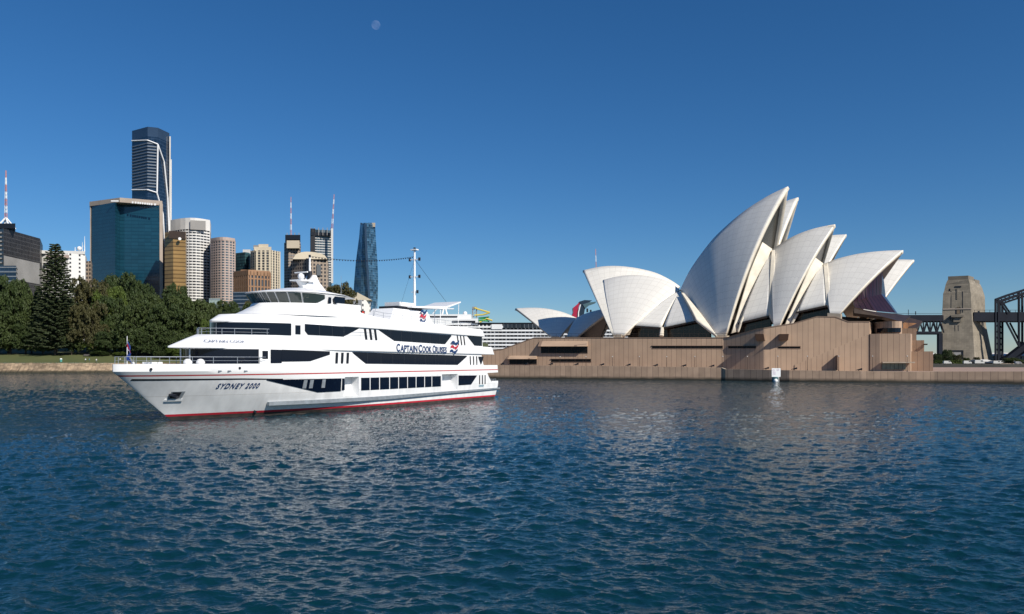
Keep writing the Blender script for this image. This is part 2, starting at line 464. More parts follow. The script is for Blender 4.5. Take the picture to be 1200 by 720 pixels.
def shell(ridge, foot0, foot1, axis_d, W, mt, sag=1.0, thick=1.1, glass=None, gt=.966):
    Rg = resample([JP(x, y, axis_d) for x, y in ridge], 29)
    f0, f1 = JP(*foot0, axis_d + W), JP(*foot1, axis_d + W)
    n = 18
    mb = MB(); ribs = []
    UVS = []
    arcL = sum((b - a).length for a, b in zip(Rg[:-1], Rg[1:]))
    for i, r in enumerate(Rg):
        t = i / (len(Rg) - 1)
        rb = rib(f0.lerp(f1, t), r, n, sag)
        ribs.append(rb); L = (rb[-1] - rb[0]).length
        # fan of tile lids: ribs run to the pedestal, chevron rows step across them
        UVS.append([(t * arcL * .9, j / n * L + abs(((t * arcL * .9 / 2.3) % 1) - .5) * 1.1) for j in range(n + 1)])
    e = (ribs[10][9] - ribs[9][9]).cross(ribs[9][10] - ribs[9][9])
    fl = e.dot(OUT) > 0
    mb.grid(ribs, uv=UVS, flip=fl)
    far = [[mirror(p, axis_d) for p in rb] for rb in ribs]
    mb.grid(far, uv=UVS, flip=not fl)
    o = mb.build('roof_shell', [mt, M['concrete']], OP, world=True, smooth=True)
    sm = o.modifiers.new('thickness', 'SOLIDIFY'); sm.thickness = thick; sm.offset = -1; sm.material_offset = 1; sm.material_offset_rim = 1
    # pedestals under the feet
    for side in (0, 1):
        mb = MB()
        a, b = f0 - AX * .6, f1 + AX * .6
        if side: a, b = mirror(a, axis_d), mirror(b, axis_d)
        s = -1 if side else 1
        q = [a + OUT * .5, b + OUT * .5, b - OUT * 2.2, a - OUT * 2.2]
        mb.prism([(p.x, p.y, p.z - 5.0) for p in q], (0, 0, 5.25))
        recalc(mb.build('shell_pedestal', M['rib'], OP, world=True))
    if glass:
        k = round(gt * (len(ribs) - 1))
        nb, fb = ribs[k], far[k]
        mb = MB(); G = []; UV = []
        for j in range(n + 1):
            ins = OUT * 0.9
            a, b = nb[j] - OUT * 1.3, fb[j] + OUT * 1.3
            if (b - a).dot(OUT) > 0: a = b = (a + b) / 2
            G.append([a.lerp(b, i / 6) for i in range(7)]); w = (b - a).length
            UV.append([(w * (i / 6 - .5), a.z) for i in range(7)])
        mb.grid(G, uv=UV)
        recalc(mb.build('glass_wall', M[glass], OP, world=True))
    return ribs, far
DCH = -50.0
M['mouthglass'] = lines_mat('mouth glazing', (.010, .010, .008), (.03, .026, .02), 2.2, 5.0, .12, .05, .2, var=.3, spec=.2)
# nearer hall
shell([(797, 340), (785, 331), (770, 325.8), (753, 323), (737, 322.6), (720, 324.8), (706.5, 328.4)], (731, 393), (720, 393), 0, 19, M['tile'], .9)
shell([(796.5, 341), (807.8, 318), (821.7, 297.5), (835.6, 280), (849.4, 266.5), (863.3, 254.4), (877, 244), (891, 235), (905, 227), (923.5, 218.5)], (841, 394), (850, 394.5), 0, 19, M['tile'], 1.0, glass='mouthglass')
shell([(904.5, 292.5), (910, 289), (922.5, 281), (935, 274.6), (951.7, 268.6), (968, 264.8), (978.7, 263)], (906.5, 383.5), (913, 383), 0, 18, M['tile'], 1.0, glass='mouthglass')
shell([(965, 309.5), (981, 303.5), (999.6, 298.8), (1018, 295.8), (1039, 294), (1058.5, 293.4)], (972.5, 368), (983, 369), 0, 17, M['tile'], 1.0)
# larger hall behind, its axis turned a little from the nearer one
set_frame(R(21), JO0 - OUT * 50 + AX * 4); DCH = 0.0
shell([(797, 336), (787, 329), (770, 320.5), (753, 315.8), (737, 313), (720, 311.8), (703, 312.8), (683, 317)], (728, 393), (717.5, 393), DCH, 22, M['tilewhite'], 1.0)
shell([(812, 338), (830, 310), (850, 286), (870, 267), (893, 249), (915, 238), (935.5, 231.3)], (872, 394), (880, 394), DCH, 21, M['tilewhite'], 1.0, glass='mouthglass')
shell([(915, 305), (930, 291), (950, 282), (970, 276.5), (992, 274.8)], (925, 385), (933, 385), DCH, 20, M['tilewhite'], 1.0, glass='mouthglass')
shell([(985, 320), (1005, 312), (1030, 306.5), (1050, 304.4), (1071.3, 304.6)], (1014, 371), (1022, 371), DCH, 19, M['tilewhite'], 1.0, glass='mouthglass')
# restaurant shells on the south-west corner
set_frame(TH, JO0)
DR = -50.0
shell([(676, 373), (664, 367.5), (650, 363.5), (635, 361.2), (620, 360.8), (604, 361.5)], (656, 395), (646, 395), DR, 13, M['tile'], 1.0)
shell([(674, 373.4), (684, 368.5), (695, 365), (706, 362.6), (722, 361)], (664, 395), (676, 395), DR, 13, M['tile'], 1.0, glass='mouthglass')

def patch4(name, A, B, C_, D, mt, bulge=1.0, n=10, thick=.7, both=True, axis_d=0):
    """Curved quadrilateral A-B (top) to D-C (bottom)."""
    G = []; UV = []
    nrm = (B - D).cross(C_ - A).normalized()
    if nrm.dot(OUT) < 0: nrm = -nrm
    for i in range(n + 1):
        a, d = A.lerp(D, i / n), B.lerp(C_, i / n)
        G.append([a.lerp(d, j / n) + nrm * bulge * 4 * (i / n) * (1 - i / n) * .9 for j in range(n + 1)])
        UV.append([((a - d).length * j / n, (A - D).length * i / n) for j in range(n + 1)])
    for side in ((0, 1) if both else (0,)):
        mb = MB()
        H_ = G if not side else [[mirror(p, axis_d) for p in r] for r in G]
        e = (H_[1][0] - H_[0][0]).cross(H_[0][n] - H_[0][0] + Vector((0, 0, 1e-5)))
        e = (H_[n][0] - H_[n - 1][0]).cross(H_[n][n] - H_[n][0])
        want = OUT if not side else -OUT
        mb.grid(H_, uv=UV, flip=e.dot(want) > 0)
        o = mb.build(name, [mt, M['concrete']], OP, world=True, smooth=True)
        sm = o.modifiers.new('thickness', 'SOLIDIFY'); sm.thickness = thick; sm.offset = -1; sm.material_offset = 1; sm.material_offset_rim = 1
# side shells linking the pairs
patch4('side_shell', JP(794, 342, 2), JP(796, 342, 2), JP(775, 383.5, 15), JP(740.5, 381, 15.5), M['tile'], .6)
patch4('side_shell', JP(796, 342, 2), JP(799, 343, 2), JP(816, 375.3, 15), JP(777.5, 383.5, 15), M['tile'], .6)
patch4('side_shell', JP(798.5, 343, 5), JP(801.5, 343.5, 5.5), JP(840.5, 394, 21), JP(816.5, 375.5, 18), M['concrete'], .4)
patch4('side_shell', JP(902.5, 297, 3), JP(904.5, 296, 3), JP(901, 369.5, 15), JP(866, 378, 15.5), M['tile'], 1.0)
patch4('side_shell', JP(904.5, 293.5, 3.2), JP(908, 293, 3.0), JP(907.5, 383, 17.6), JP(900.5, 370, 15.2), M['concrete'], .8)
patch4('side_shell', JP(962, 311, 3), JP(965, 310, 3), JP(968.5, 357.5, 14), JP(934, 365, 14.5), M['tile'], .6)
patch4('side_shell', JP(965, 309.5, 3.2), JP(970, 308, 3.0), JP(974, 368, 16.4), JP(968.5, 357.5, 14.2), M['concrete'], .5)
# tall louvre walls tucked into the backs of the shells
patch4('louvre_wall', JP(889.5, 281, 6), JP(905, 292, 2.5), JP(863, 389, 15.5), JP(857, 391, 16.5), M['concrete'], .3, both=False)
patch4('louvre_wall', JP(905.3, 292.6, 2.6), JP(906.5, 295, 2.6), JP(867, 377, 15.8), JP(863.2, 389.3, 15.6), M['rib'], .2, both=False)
patch4('louvre_wall', JP(954, 301, 6), JP(965, 309, 2.5), JP(925, 381, 15), JP(919, 382.5, 15.8), M['concrete'], .3, both=False)
patch4('louvre_wall', JP(965.3, 309.6, 2.6), JP(966.5, 312, 2.6), JP(934, 365.4, 14.8), JP(925.2, 381.3, 15.1), M['rib'], .2, both=False)
# foyer glazing and railings along the podium edge
M['foyer'] = lines_mat('foyer glazing', (.018, .014, .012), (.07, .045, .03), 1.8, 2.6, .10, .10, .12, var=.3)
def foyer(px0, px1, yt0, yt1, yb0, yb1, d):
    a, b, c, e = JP(px0, yb0, d), JP(px1, yb1, d), JP(px1, yt1, d), JP(px0, yt0, d)
    mb = MB(); w = (b - a).length
    n = mb.pts([a, b, c, e]); mb.face((n, n + 1, n + 2, n + 3), 0, [(0, 0), (w, 0), (w, c.z - b.z), (0, e.z - a.z)])
    n = mb.pts([p - OUT * 1.5 for p in (a, b, c, e)]); mb.face((n + 3, n + 2, n + 1, n))
    mb.build('foyer_window', M['foyer'], OP, world=True)
foyer(736, 776, 378, 381, 396, 396, 12.5); foyer(776, 832, 380, 374, 396, 396, 12.5)
foyer(858, 903, 378, 366, 396, 388, 12.5); foyer(918, 972, 368, 355, 388, 372, 11.5)
mb = MB()
for (p0, p1) in (((738, 381.6), (776, 384.2)), ((776, 384.2), (817, 375.8)), ((865, 378.5), (902, 370)), ((933, 365.5), (969, 358))):
    a, b = JP(*p0, 15.6), JP(*p1, 15.4)
    mb = MB(); mb.prism([a, b, b - Vector((0, 0, .5)), a - Vector((0, 0, .5))], OUT * -.8)
    recalc(mb.build('eave_beam', M['bronze'], OP, world=True))
mb = MB(); mb.tube(JP(776, 384, 15.5), JP(775, 394, 16.5), .55, .75, 6); mb.build('column', M['concrete'], OP, world=True)
mb = MB(); a, b = JP(738, 393, 16), JP(732, 393, 17.5)
mb.prism([JP(737, 392.5, 17), JP(731.5, 393.5, 17.5), JP(738.5, 383, 15.4), JP(741.5, 381.5, 15.2)], OUT * -.7); recalc(mb.build('column', M['rib'], OP, world=True))

# north foyer: pleated topaz glass wall, flared skirt, bronze canopy
NF = [JP(999.6, 352, 13), JP(1016, 336, 7.5), JP(1034, 318, 1.5), JP(1034.5, 316, -4), JP(1036, 330, -9)]
NL = [JP(999.6, 355.5, 15), JP(1016, 348.5, 9), JP(1033, 345, 1.5), JP(1036, 345, -5), JP(1038, 348, -10)]
NS = [JP(1001, 360.5, 16.5), JP(1026, 364.8, 12), JP(1050, 367, 3), JP(1052, 367.5, -6), JP(1050, 367, -12)]
def strip_between(name, T, B_, mt, back=False):
    mb = MB(); G = []; UV = []; n = 6
    cum = 0
    cols = []
    for k in range(len(T) - 1):
        for i in range(n):
            t = i / n; cols.append((T[k].lerp(T[k + 1], t), B_[k].lerp(B_[k + 1], t)))
    cols.append((T[-1], B_[-1]))
    prev = None
    top, bot = [c[0] for c in cols], [c[1] for c in cols]
    us = [0]
    for a, b in zip(bot[:-1], bot[1:]): us.append(us[-1] + (b - a).length)
    mb.grid([top, bot], uv=[[(u, 1) for u in us], [(u, 0) for u in us]])
    return mb.build(name, mt, OP, world=True)
strip_between('glass_wall', NF, NL, M['topaz']); strip_between('glass_wall', NL, NS, M['topaz'])
NC0 = [p + Vector((0, 0, -.2)) for p in NS]
NC1 = [JP(1001, 367, 17.5), JP(1035, 371.5, 15), JP(1058, 377.5, 8), JP(1067, 370.5, -2), JP(1064, 370, -12)]
mb = MB(); n = mb.pts(NC0 + NC1)
for i in range(4): mb.face((n + i, n + i + 1, n + 6 + i, n + 5 + i))
o = mb.build('canopy', [M['bronze'], M['amber']], OP, world=True)
sm = o.modifiers.new('thickness', 'SOLIDIFY'); sm.thickness = .9; sm.offset = 1
C2 = [JP(1058, 383, -14), JP(1064, 372, -22), JP(1081, 376.5, -26), JP(1075, 384, -20)]
mb = MB(); mb.prism(C2, (0, 0, -.6)); recalc(mb.build('canopy', M['bronze'], OP, world=True))
mb = MB(); mb.prism([JP(1057, 378, -12), JP(1074, 379, -22), JP(1074, 388, -22), JP(1057, 388, -12)], -OUT * 3); recalc(mb.build('soffit', M['amber'], OP, world=True))
mb = MB(); mb.prism([JP(985, 371, 12), JP(1057, 377, 5), JP(1057, 384, 5), JP(985, 384, 12)], -OUT * 3); recalc(mb.build('soffit', M['bronze'], OP, world=True))
for (a, b) in (((1008, 369.5), (1024, 374)), ((1027, 370), (1036, 375.5))):
    mb = MB(); mb.prism([JP(a[0], a[1], 11.5), JP(b[0], a[1] + .8, 9.8), JP(b[0], b[1], 9.8), JP(a[0], b[1] - .8, 11.5)], OUT * .5); recalc(mb.build('soffit', M['amber'], OP, world=True))

# podium: outline of its face from the photograph's left to right, with the height of its top edge
FACE = [(556, 269, 412), (588, 266, 410), (626, 262, 396.3), (740, 250.6, 396.3), (848, 241.5, 396.3), (852, 240.8, 396), (887, 234.6, 386.2), (895, 233.3, 385.2), (930, 231.4, 379.5), (957.6, 229.8, 371.5), (979, 228.6, 372), (994, 227.8, 377.5), (1019, 226.4, 377.5)]
BZ = 3.2
def podium():
    mb = MB(); top = []; L = 0; prev = None
    for px, Y, yt in FACE:
        x, y = xy(px, Y)
        if prev: L += math.hypot(x - prev[0], y - prev[1])
        prev = (x, y); top.append((x, y, zy(yt, Y), L))
    back = Vector((math.sin(TH), math.cos(TH), 0)) * 128
    for (a, b) in zip(top[:-1], top[1:]):
        P = [(a[0], a[1], BZ - 1), (b[0], b[1], BZ - 1), (b[0], b[1], b[2]), (a[0], a[1], a[2])]
        mb.poly(P, 0, [(a[3], 0), (b[3], 0), (b[3], b[2]), (a[3], a[2])])
        mb.poly([(a[0], a[1], a[2]), (b[0], b[1], b[2]), (b[0] + back.x, b[1] + back.y, b[2]), (a[0] + back.x, a[1] + back.y, a[2])], 1)
        mb.poly([(b[0] + back.x, b[1] + back.y, BZ - 1), (a[0] + back.x, a[1] + back.y, BZ - 1), (a[0] + back.x, a[1] + back.y, a[2]), (b[0] + back.x, b[1] + back.y, b[2])], 0)
    for t in (top[0], top[-1]):
        mb.poly([(t[0], t[1], BZ - 1), (t[0] + back.x, t[1] + back.y, BZ - 1), (t[0] + back.x, t[1] + back.y, t[2]), (t[0], t[1], t[2])], 0, [(0, 0), (98, 0), (98, t[2]), (0, t[2])])
    o = mb.build('podium', [M['granite'], M['paving']], OP, world=True); recalc(o)
    # coping along the top
    mb = MB()
    for (a, b) in zip(top[:-1], top[1:]):
        d = Vector((b[0] - a[0], b[1] - a[1], 0)); 
        n_ = Vector((d.y, -d.x, 0)).normalized() * .12
        mb.prism([(a[0] + n_.x, a[1] + n_.y, a[2] - .02), (b[0] + n_.x, b[1] + n_.y, b[2] - .02), (b[0] + n_.x, b[1] + n_.y, b[2] + .2), (a[0] + n_.x, a[1] + n_.y, a[2] + .2)], (-n_.x * 5, -n_.y * 5, 0))
    recalc(mb.build('coping', M['granite'], OP, world=True))
    # railing above the coping
    mb = MB()
    for (a, b) in list(zip(top[:-1], top[1:]))[2:5]:
        A, B_ = Vector(a[:3]) + Vector((.2, .3, .35)), Vector(b[:3]) + Vector((.2, .3, .35))
        n = max(1, int((B_ - A).length / 2.4))
        mb.tube(A + Vector((0, 0, 1)), B_ + Vector((0, 0, 1)), .05, n=4); mb.tube(A + Vector((0, 0, .5)), B_ + Vector((0, 0, .5)), .03, n=4)
        for i in range(n + 1): p = A.lerp(B_, i / n); mb.tube(p, p + Vector((0, 0, 1)), .04, n=4)
    mb.build('railing', M['bronze'], OP, world=True)
podium()
def FP(px, py, off=0.0):                                # point on the podium face
    rx = (px - 600) / F
    for (p0, Y0, _), (p1, Y1, _) in zip(FACE[:-1], FACE[1:]):
        if p0 <= px <= p1 or (p1 == FACE[-1][0] and px > p1):
            a, b = Vector((*xy(p0, Y0), 0)), Vector((*xy(p1, Y1), 0))
            d = (b - a).normalized(); n = Vector((d.y, -d.x, 0))
            o = a + n * off
            Y = (o.x * n.x + o.y * n.y) / (rx * n.x + n.y)
            return Vector((rx * Y, Y, CH + (YH - py) / F * Y)), n, d
def fquad(name, x0, y0, x1, y1, out, mt, sink=.2, parent=None, x0b=None):
    c = (x0 + x1) / 2
    _, n, d = FP(c, y0)
    a, b, c_, e = FP(x0, y1)[0], FP(x1, y1)[0], FP(x1, y0)[0], FP(x0, y0)[0]
    mb = MB(); w = (b - a).length
    P = [p - n * sink for p in (a, b, c_, e)]
    mb.prism(P, n * (sink + out))
    return recalc(mb.build(name, mt, parent or OP, world=(parent is None)))
def window_slot(x0, y0, x1, y1, awn=None):
    _, n, d = FP((x0 + x1) / 2, y0)
    fquad('window', x0, y0, x1, y1, .03, M['darkglass'])
    a, b = FP(x0 - .4, y1 + .5)[0], FP(x1 + .4, y1 + .5)[0]
    mb = MB(); mb.prism([a, b, b + Vector((0, 0, .1)), a + Vector((0, 0, .1))], n * .12); recalc(mb.build('sill', M['granite'], OP, world=True))
    a, b = FP(x0 - .4, y0)[0], FP(x1 + .4, y0)[0]
    mb = MB(); mb.prism([a, b, b + Vector((0, 0, .14)), a + Vector((0, 0, .14))], n * .3); recalc(mb.build('lintel', M['granite'], OP, world=True))
    k = max(2, int((b - a).length / 2.4)); 
    for i in range(1, k):
        t = i / k; p = a.lerp(b, t); q = FP(x0, y1)[0].lerp(FP(x1, y1)[0], t)
        mb = MB(); mb.prism([p, p + d * .12, q + d * .12, q], n * .12)
        recalc(mb.build('mullion', M['bronze'], OP, world=True))
    if awn:                                            # sloping granite hood above the opening
        h0, out = awn
        a, b = FP(x0 - 1.6, h0)[0], FP(x1 + .2, h0)[0]
        c_, e = FP(x1 + .2, y0)[0], FP(x0 - 1.6, y0)[0]
        mb = MB()
        v = [a, b, c_ + n * out, e + n * out, c_, e]
        i = mb.pts(v)
        for f in ((0, 1, 2, 3), (3, 2, 4, 5), (0, 3, 5), (1, 4, 2), (0, 5, 4, 1)): mb.face([i + q for q in f], 0, [(0, 0), (1, 0), (2, 1), (0, 1)][:len(f)])
        recalc(mb.build('awning', M['granite'], OP, world=True))
window_slot(634, 406.2, 688.5, 413.9, (399.8, 1.9)); window_slot(597, 421, 629, 426.8, (417, 1.8)); window_slot(645.8, 421, 692.5, 424.3)
window_slot(764, 405.6, 847, 408.3); window_slot(853.5, 405.8, 886, 408.2); window_slot(912, 406.3, 938, 408.3)
for x0, x1, sec in ((886.5, 897, 0), (912.5, 923, 0)):
    P0, n, d = FP((x0 + x1) / 2, 398)
    if x0 < 890: n = Vector((-.45, -.9, 0)).normalized()
    a, b, c_, e = FP(x0, 399)[0], FP(x1, 399)[0], FP(x1, 392)[0], FP(x0, 392)[0]
    mb = MB(); v = [p - n * .5 for p in (a, b, c_, e)] + [a + n * 1.2, b + n * 1.2, c_ + n * 3.2, e + n * 3.2]
    i = mb.pts(v)
    for f in ((4, 5, 6, 7), (3, 2, 1, 0), (0, 1, 5, 4), (1, 2, 6, 5), (2, 3, 7, 6), (3, 0, 4, 7)): mb.face([i + q for q in f])
    recalc(mb.build('air_vent', M['granite'], OP, world=True))
fquad('door', 980.5, 424.5, 985.5, 433.5, .06, M['darkglass'])
P0, n, d = FP(983, 433); a, b = FP(978, 415)[0], FP(980, 433.8)[0]
mb = MB(); mb.prism([FP(979.6, 416.5)[0], FP(980.4, 416.5)[0], FP(980.4, 434)[0], FP(979.6, 434)[0]], n * 2.6); recalc(mb.build('pier', M['granite'], OP, world=True))
# projecting stair wall on the right half
P0, n, d = FP(1000, 420)
mb = MB(); pp = [FP(931, 435)[0], FP(1018.5, 435)[0], FP(1018.5, 391.5)[0], FP(952, 419.5)[0], FP(931, 428)[0]]
i = mb.pts([p - n * .1 for p in pp] + [p + n * .18 for p in pp])
uvp = [((p - pp[0]).dot(d), p.z) for p in pp]
mb.face([i + 5, i + 6, i + 7, i + 8, i + 9], 0, uvp)
for k in range(5): mb.face((i + k, i + (k + 1) % 5, i + 5 + (k + 1) % 5, i + 5 + k), 1)
recalc(mb.build('stair_wall', [M['granite'], M['rib']], OP, world=True))
def block(foot, ytop, ybot, Yref, mt, name='wing', depth=24):
    pts = [xy(*p) for p in foot]
    bk = Vector((math.sin(R(12)), math.cos(R(12)), 0)) * depth
    P = pts + [(pts[-1][0] + bk.x, pts[-1][1] + bk.y), (pts[0][0] + bk.x, pts[0][1] + bk.y)]
    z0, z1 = zy(ybot, Yref) if ybot else BZ - 1, zy(ytop, Yref)
    mb = MB(); L = 0; k = len(P)
    a = mb.pts([(x, y, z0) for x, y in P]); b = mb.pts([(x, y, z1) for x, y in P])
    for i in range(k):
        j = (i + 1) % k; w = math.hypot(P[j][0] - P[i][0], P[j][1] - P[i][1])
        mb.face((a + i, a + j, b + j, b + i), 0, [(L, z0), (L + w, z0), (L + w, z1), (L, z1)]); L += w
    mb.face(range(b, b + k), 1); mb.face(range(a + k - 1, a - 1, -1), 1)
    return recalc(mb.build(name, [mt, M['paving']], OP, world=True))
arc = [(1026 + 31 * i / 8, 230 - 5.5 * math.sin(i / 8 * 1.9)) for i in range(9)]
block(arc, 377, 396, 226.5, M['granite'], depth=16)
arcw = [(1027.5 + 28.3 * i / 8, 229.5 - 5.6 * math.sin(i / 8 * 1.9)) for i in range(9)]
block(arcw, 384.6, 389.8, 225.5, M['glass'], 'window', depth=1.2)
block([(1019.4, 226.0), (1031, 224.6), (1067, 221.8), (1069, 231)], 391, None, 222, M['granite'], depth=10)
block([(1050, 240), (1074, 237)], 385, None, 238, M['granite'], depth=8)
block([(1060, 232), (1083, 229)], 399, None, 230, M['granite'], depth=8)
block([(1068, 227), (1093.5, 224)], 412, None, 225, M['granite'], depth=14)
block([(1083, 228.5), (1087, 228)], 403, 404.5, 228.5, M['bronze'], 'light_hood', depth=2)
M['entryglass'] = lines_mat('entry glazing', (.16, .18, .14), (.04, .03, .025), 1.1, 0, .12, .1, .15, var=.4, vscale=.6)
mb = MB()
e0, e1 = xy(1033.2, 224.25), xy(1061.5, 222.05)
mb.poly([(e0[0], e0[1], 3.3), (e1[0], e1[1], 3.3), (e1[0], e1[1], zy(426, 221)), (e0[0], e0[1], zy(426, 221))], 0, [(0, 0), (6.4, 0), (6.4, 2), (0, 2)])
mb.build('entrance_window', M['entryglass'], OP, world=True)
mb = MB(); e0, e1 = xy(1032.5, 224.3), xy(1067.5, 221.6)
mb.prism([(e0[0], e0[1], zy(425.5, 222)), (e1[0], e1[1], zy(425.5, 222)), (e1[0] + .3, e1[1] - 1.7, zy(425.5, 222)), (e0[0] - .3, e0[1] - 1.7, zy(425.5, 222))], (0, 0, .28))
recalc(mb.build('awning', M['rib'], OP, world=True))
# long flight of steps down the south end
mb = MB()
dv = Vector((math.sin(TH), math.cos(TH), 0)) * 95
for k in range(24):
    p = Vector((*xy(588, 266.5), 0)) - AX * (1.1 * k)
    mb.prism([(p.x, p.y, 2.2), (p.x + dv.x, p.y + dv.y, 2.2), (p.x + dv.x - AX.x * 1.1, p.y + dv.y - AX.y * 1.1, 2.2), (p.x - AX.x * 1.1, p.y - AX.y * 1.1, 2.2)], (0, 0, 6.8 - .26 * k))
recalc(mb.build('steps', M['rib'], OP, world=True))

# broadwalk and sea wall
SEA = [(540, 261, 428), (580, 257, 428), (700, 245, 429), (845, 232.5, 431), (850, 231.5, 432.8), (925, 220, 434.1), (1010, 213, 435.2), (1068, 209.5, 436), (1095, 208, 435.6), (1200, 200, 435.5), (1330, 196, 435.5), (1420, 230, 434), (1420, 300, 431)]
def broadwalk():
    mb = MB(); L = 0; prev = None; T = []
    for px, Y, yt in SEA:
        x, y = xy(px, Y)
        if prev: L += math.hypot(x - prev[0], y - prev[1])
        prev = (x, y); T.append((x, y, zy(yt, Y), L))
    for a, b in zip(T[:-1], T[1:]):
        d = Vector((b[0] - a[0], b[1] - a[1], 0)).normalized(); n = Vector((-d.y, d.x, 0)) * .8
        mb.poly([(a[0], a[1], -3), (b[0], b[1], -3), (b[0], b[1], b[2]), (a[0], a[1], a[2])], 0, [(a[3], -3), (b[3], -3), (b[3], b[2]), (a[3], a[2])])
        mb.poly([(a[0], a[1], a[2]), (b[0], b[1], b[2]), (b[0] + n.x, b[1] + n.y, b[2]), (a[0] + n.x, a[1] + n.y, a[2])], 1)
        mb.poly([(a[0] + n.x, a[1] + n.y, a[2]), (b[0] + n.x, b[1] + n.y, b[2]), (b[0] + n.x, b[1] + n.y, b[2] - 1), (a[0] + n.x, a[1] + n.y, a[2] - 1)], 0)
    o = mb.build('sea_wall', [M['granite2'], M['rib']]); tag(o, 'pink granite panelled sea wall along the opera house broadwalk', 'sea wall')
    mb = MB(); P = [(t[0] + .3 * TH, t[1] + .4) for t in T]
    back = [xy(1420, 330), xy(1000, 345), xy(800, 372), xy(560, 395), xy(530, 350)]
    mb.poly([(x, y, 2.85) for x, y in P + back]); tag(mb.build('broadwalk', M['paving']), kind='structure')
    return T
SEAT = broadwalk()
def SWP(px):
    for (p0, Y0, y0), (p1, Y1, y1) in zip(SEA[:-1], SEA[1:]):
        if p0 <= px <= p1:
            t = (px - p0) / (p1 - p0)
            rx = (px - 600) / F
            a, b = Vector((*xy(p0, Y0), zy(y0, Y0))), Vector((*xy(p1, Y1), zy(y1, Y1)))
            d = b - a; n = Vector((d.y, -d.x, 0)); Y = (a.x * n.x + a.y * n.y) / (rx * n.x + n.y)
            k = (Vector((rx * Y, Y, 0)) - Vector((a.x, a.y, 0))).length / Vector((d.x, d.y, 0)).length
            return a.lerp(b, k)
lamp = None
LP = [653, 683.5, 714.8, 746.5, 778.8, 812, 845, 874, 910, 945, 982, 1022, 1063]
WHERE = ['nearest the ferry stern', 'under the long lower window slot', 'just right of the lower window slot', 'below the leftmost tall sail foot', 'left of the long high window slot', 'under the left half of the high window slot', 'at the corner where the wall turns', 'on the shaded stretch of wall', 'beside the white navigation board', 'right of the white navigation board', 'beside the dark doorway', 'left of the glazed entrance', 'right of the glazed entrance']
for px, wh in zip(LP, WHERE):
    p = SWP(px); loc = (p.x + 1.0, p.y + 2.0, 2.85)
    lb = 'thin dark lamp post with white globe ' + wh
    if lamp is None:
        lamp = empty('lamp_post', loc, lb, 'lamp post', 'lamp posts along the broadwalk')
        mb = MB(); mb.tube((0, 0, 0), (0, 0, .5), .12, .09); mb.tube((0, 0, .5), (0, 0, 4.0), .06, .045); mb.build('pole', M['bronze'], lamp)
        mb = MB(); mb.ball((0, 0, 4.15), .17); mb.build('globe', mat('opal globe', (.5, .5, .48), .3), lamp, smooth=True)
    else:
        c = lamp.copy(); COL.objects.link(c); c.location = loc; c['label'] = lb
        for ch in list(lamp.children):
            k = ch.copy(); k.parent = c; COL.objects.link(k)
fl0 = None
FL = [(588, 'closest to the ferry'), (616, 'below the small hooded window'), (645, 'under the left end of the lower slot'), (675, 'under the middle of the lower slot'), (705, 'right of the lower slot'), (736, 'beneath the dark sail foyer'), (768, 'under the left end of the high slot'), (801, 'under the middle of the high slot'), (834, 'under the right end of the high slot'), (898, 'just left of the white navigation board'), (931, 'where the stair wall begins'), (1007, 'left of the projecting granite block')]
for px, wh in FL:
    p = SWP(px); lb = 'small dark floodlight on the sea wall edge ' + wh
    if fl0 is None:
        fl0 = empty('floodlight', (p.x, p.y + .3, p.z), lb, 'floodlight', 'floodlights along the sea wall edge', rz=-TH)
        mb = MB(); mb.tube((0, 0, 0), (0, 0, .25), .1); mb.build('bracket', M['black'], fl0)
        mb = MB(); i = mb.pts([(-.8, -.2, .2), (.8, -.2, .3), (.8, .3, .3), (-.8, .3, .2), (-.7, -.2, .3), (.8, -.2, .85), (.8, .3, .85), (-.7, .3, .3)])
        for f in ((0, 3, 2, 1), (4, 5, 6, 7), (0, 1, 5, 4), (1, 2, 6, 5), (2, 3, 7, 6), (3, 0, 4, 7)): mb.face([i + q for q in f])
        mb.build('housing', M['black'], fl0)
    else:
        c = fl0.copy(); COL.objects.link(c); c.location = (p.x, p.y + .3, p.z); c['label'] = lb
        for ch in list(fl0.children):
            k = ch.copy(); k.parent = c; COL.objects.link(k)
# navigation board standing in the water
nb = empty('navigation_board', (*xy(909.5, 216.5), 0), 'white navigation board on a teal drum in front of the sea wall', 'navigation sign')
mb = MB(); mb.box((-1.2, -.06, 1.4), (1.2, .06, 3.75)); mb.build('board', M['white'], nb)
mb = MB()
for (x, z, r) in ((-.7, 3.2, .25), (.45, 3.3, .3)):
    for k in range(10):
        a0, a1 = 2 * math.pi * k / 10, 2 * math.pi * (k + 1) / 10
        mb.prism([(x + r * math.cos(a0), -.09, z + r * math.sin(a0)), (x + r * math.cos(a1), -.09, z + r * math.sin(a1)), (x + .7 * r * math.cos(a1), -.09, z + .7 * r * math.sin(a1)), (x + .7 * r * math.cos(a0), -.09, z + .7 * r * math.sin(a0))], (0, .02, 0))
for z in (2.7, 2.45, 2.2, 1.95): mb.box((-.95, -.085, z), (-.15, -.065, z + .08))
mb.build('marking', mat('faded mauve marking', (.45, .32, .45), .6), nb)
mb = MB(); mb.tube((-.35, 0, -.4), (-.35, 0, 1.4), .75, .75, 14); mb.build('drum', mat('teal drum', (.05, .16, .18), .5, var=.3), nb)
mb = MB(); mb.ball((-.3, -.5, .35), .6, 12, 8); mb.build('float', M['white'], nb, smooth=True)
mb = MB(); mb.tube((.7, 0, -1), (.7, 0, 1.5), .09); mb.tube((-.05, -.2, .9), (.7, 0, 1.5), .06); mb.build('post', M['white'], nb)

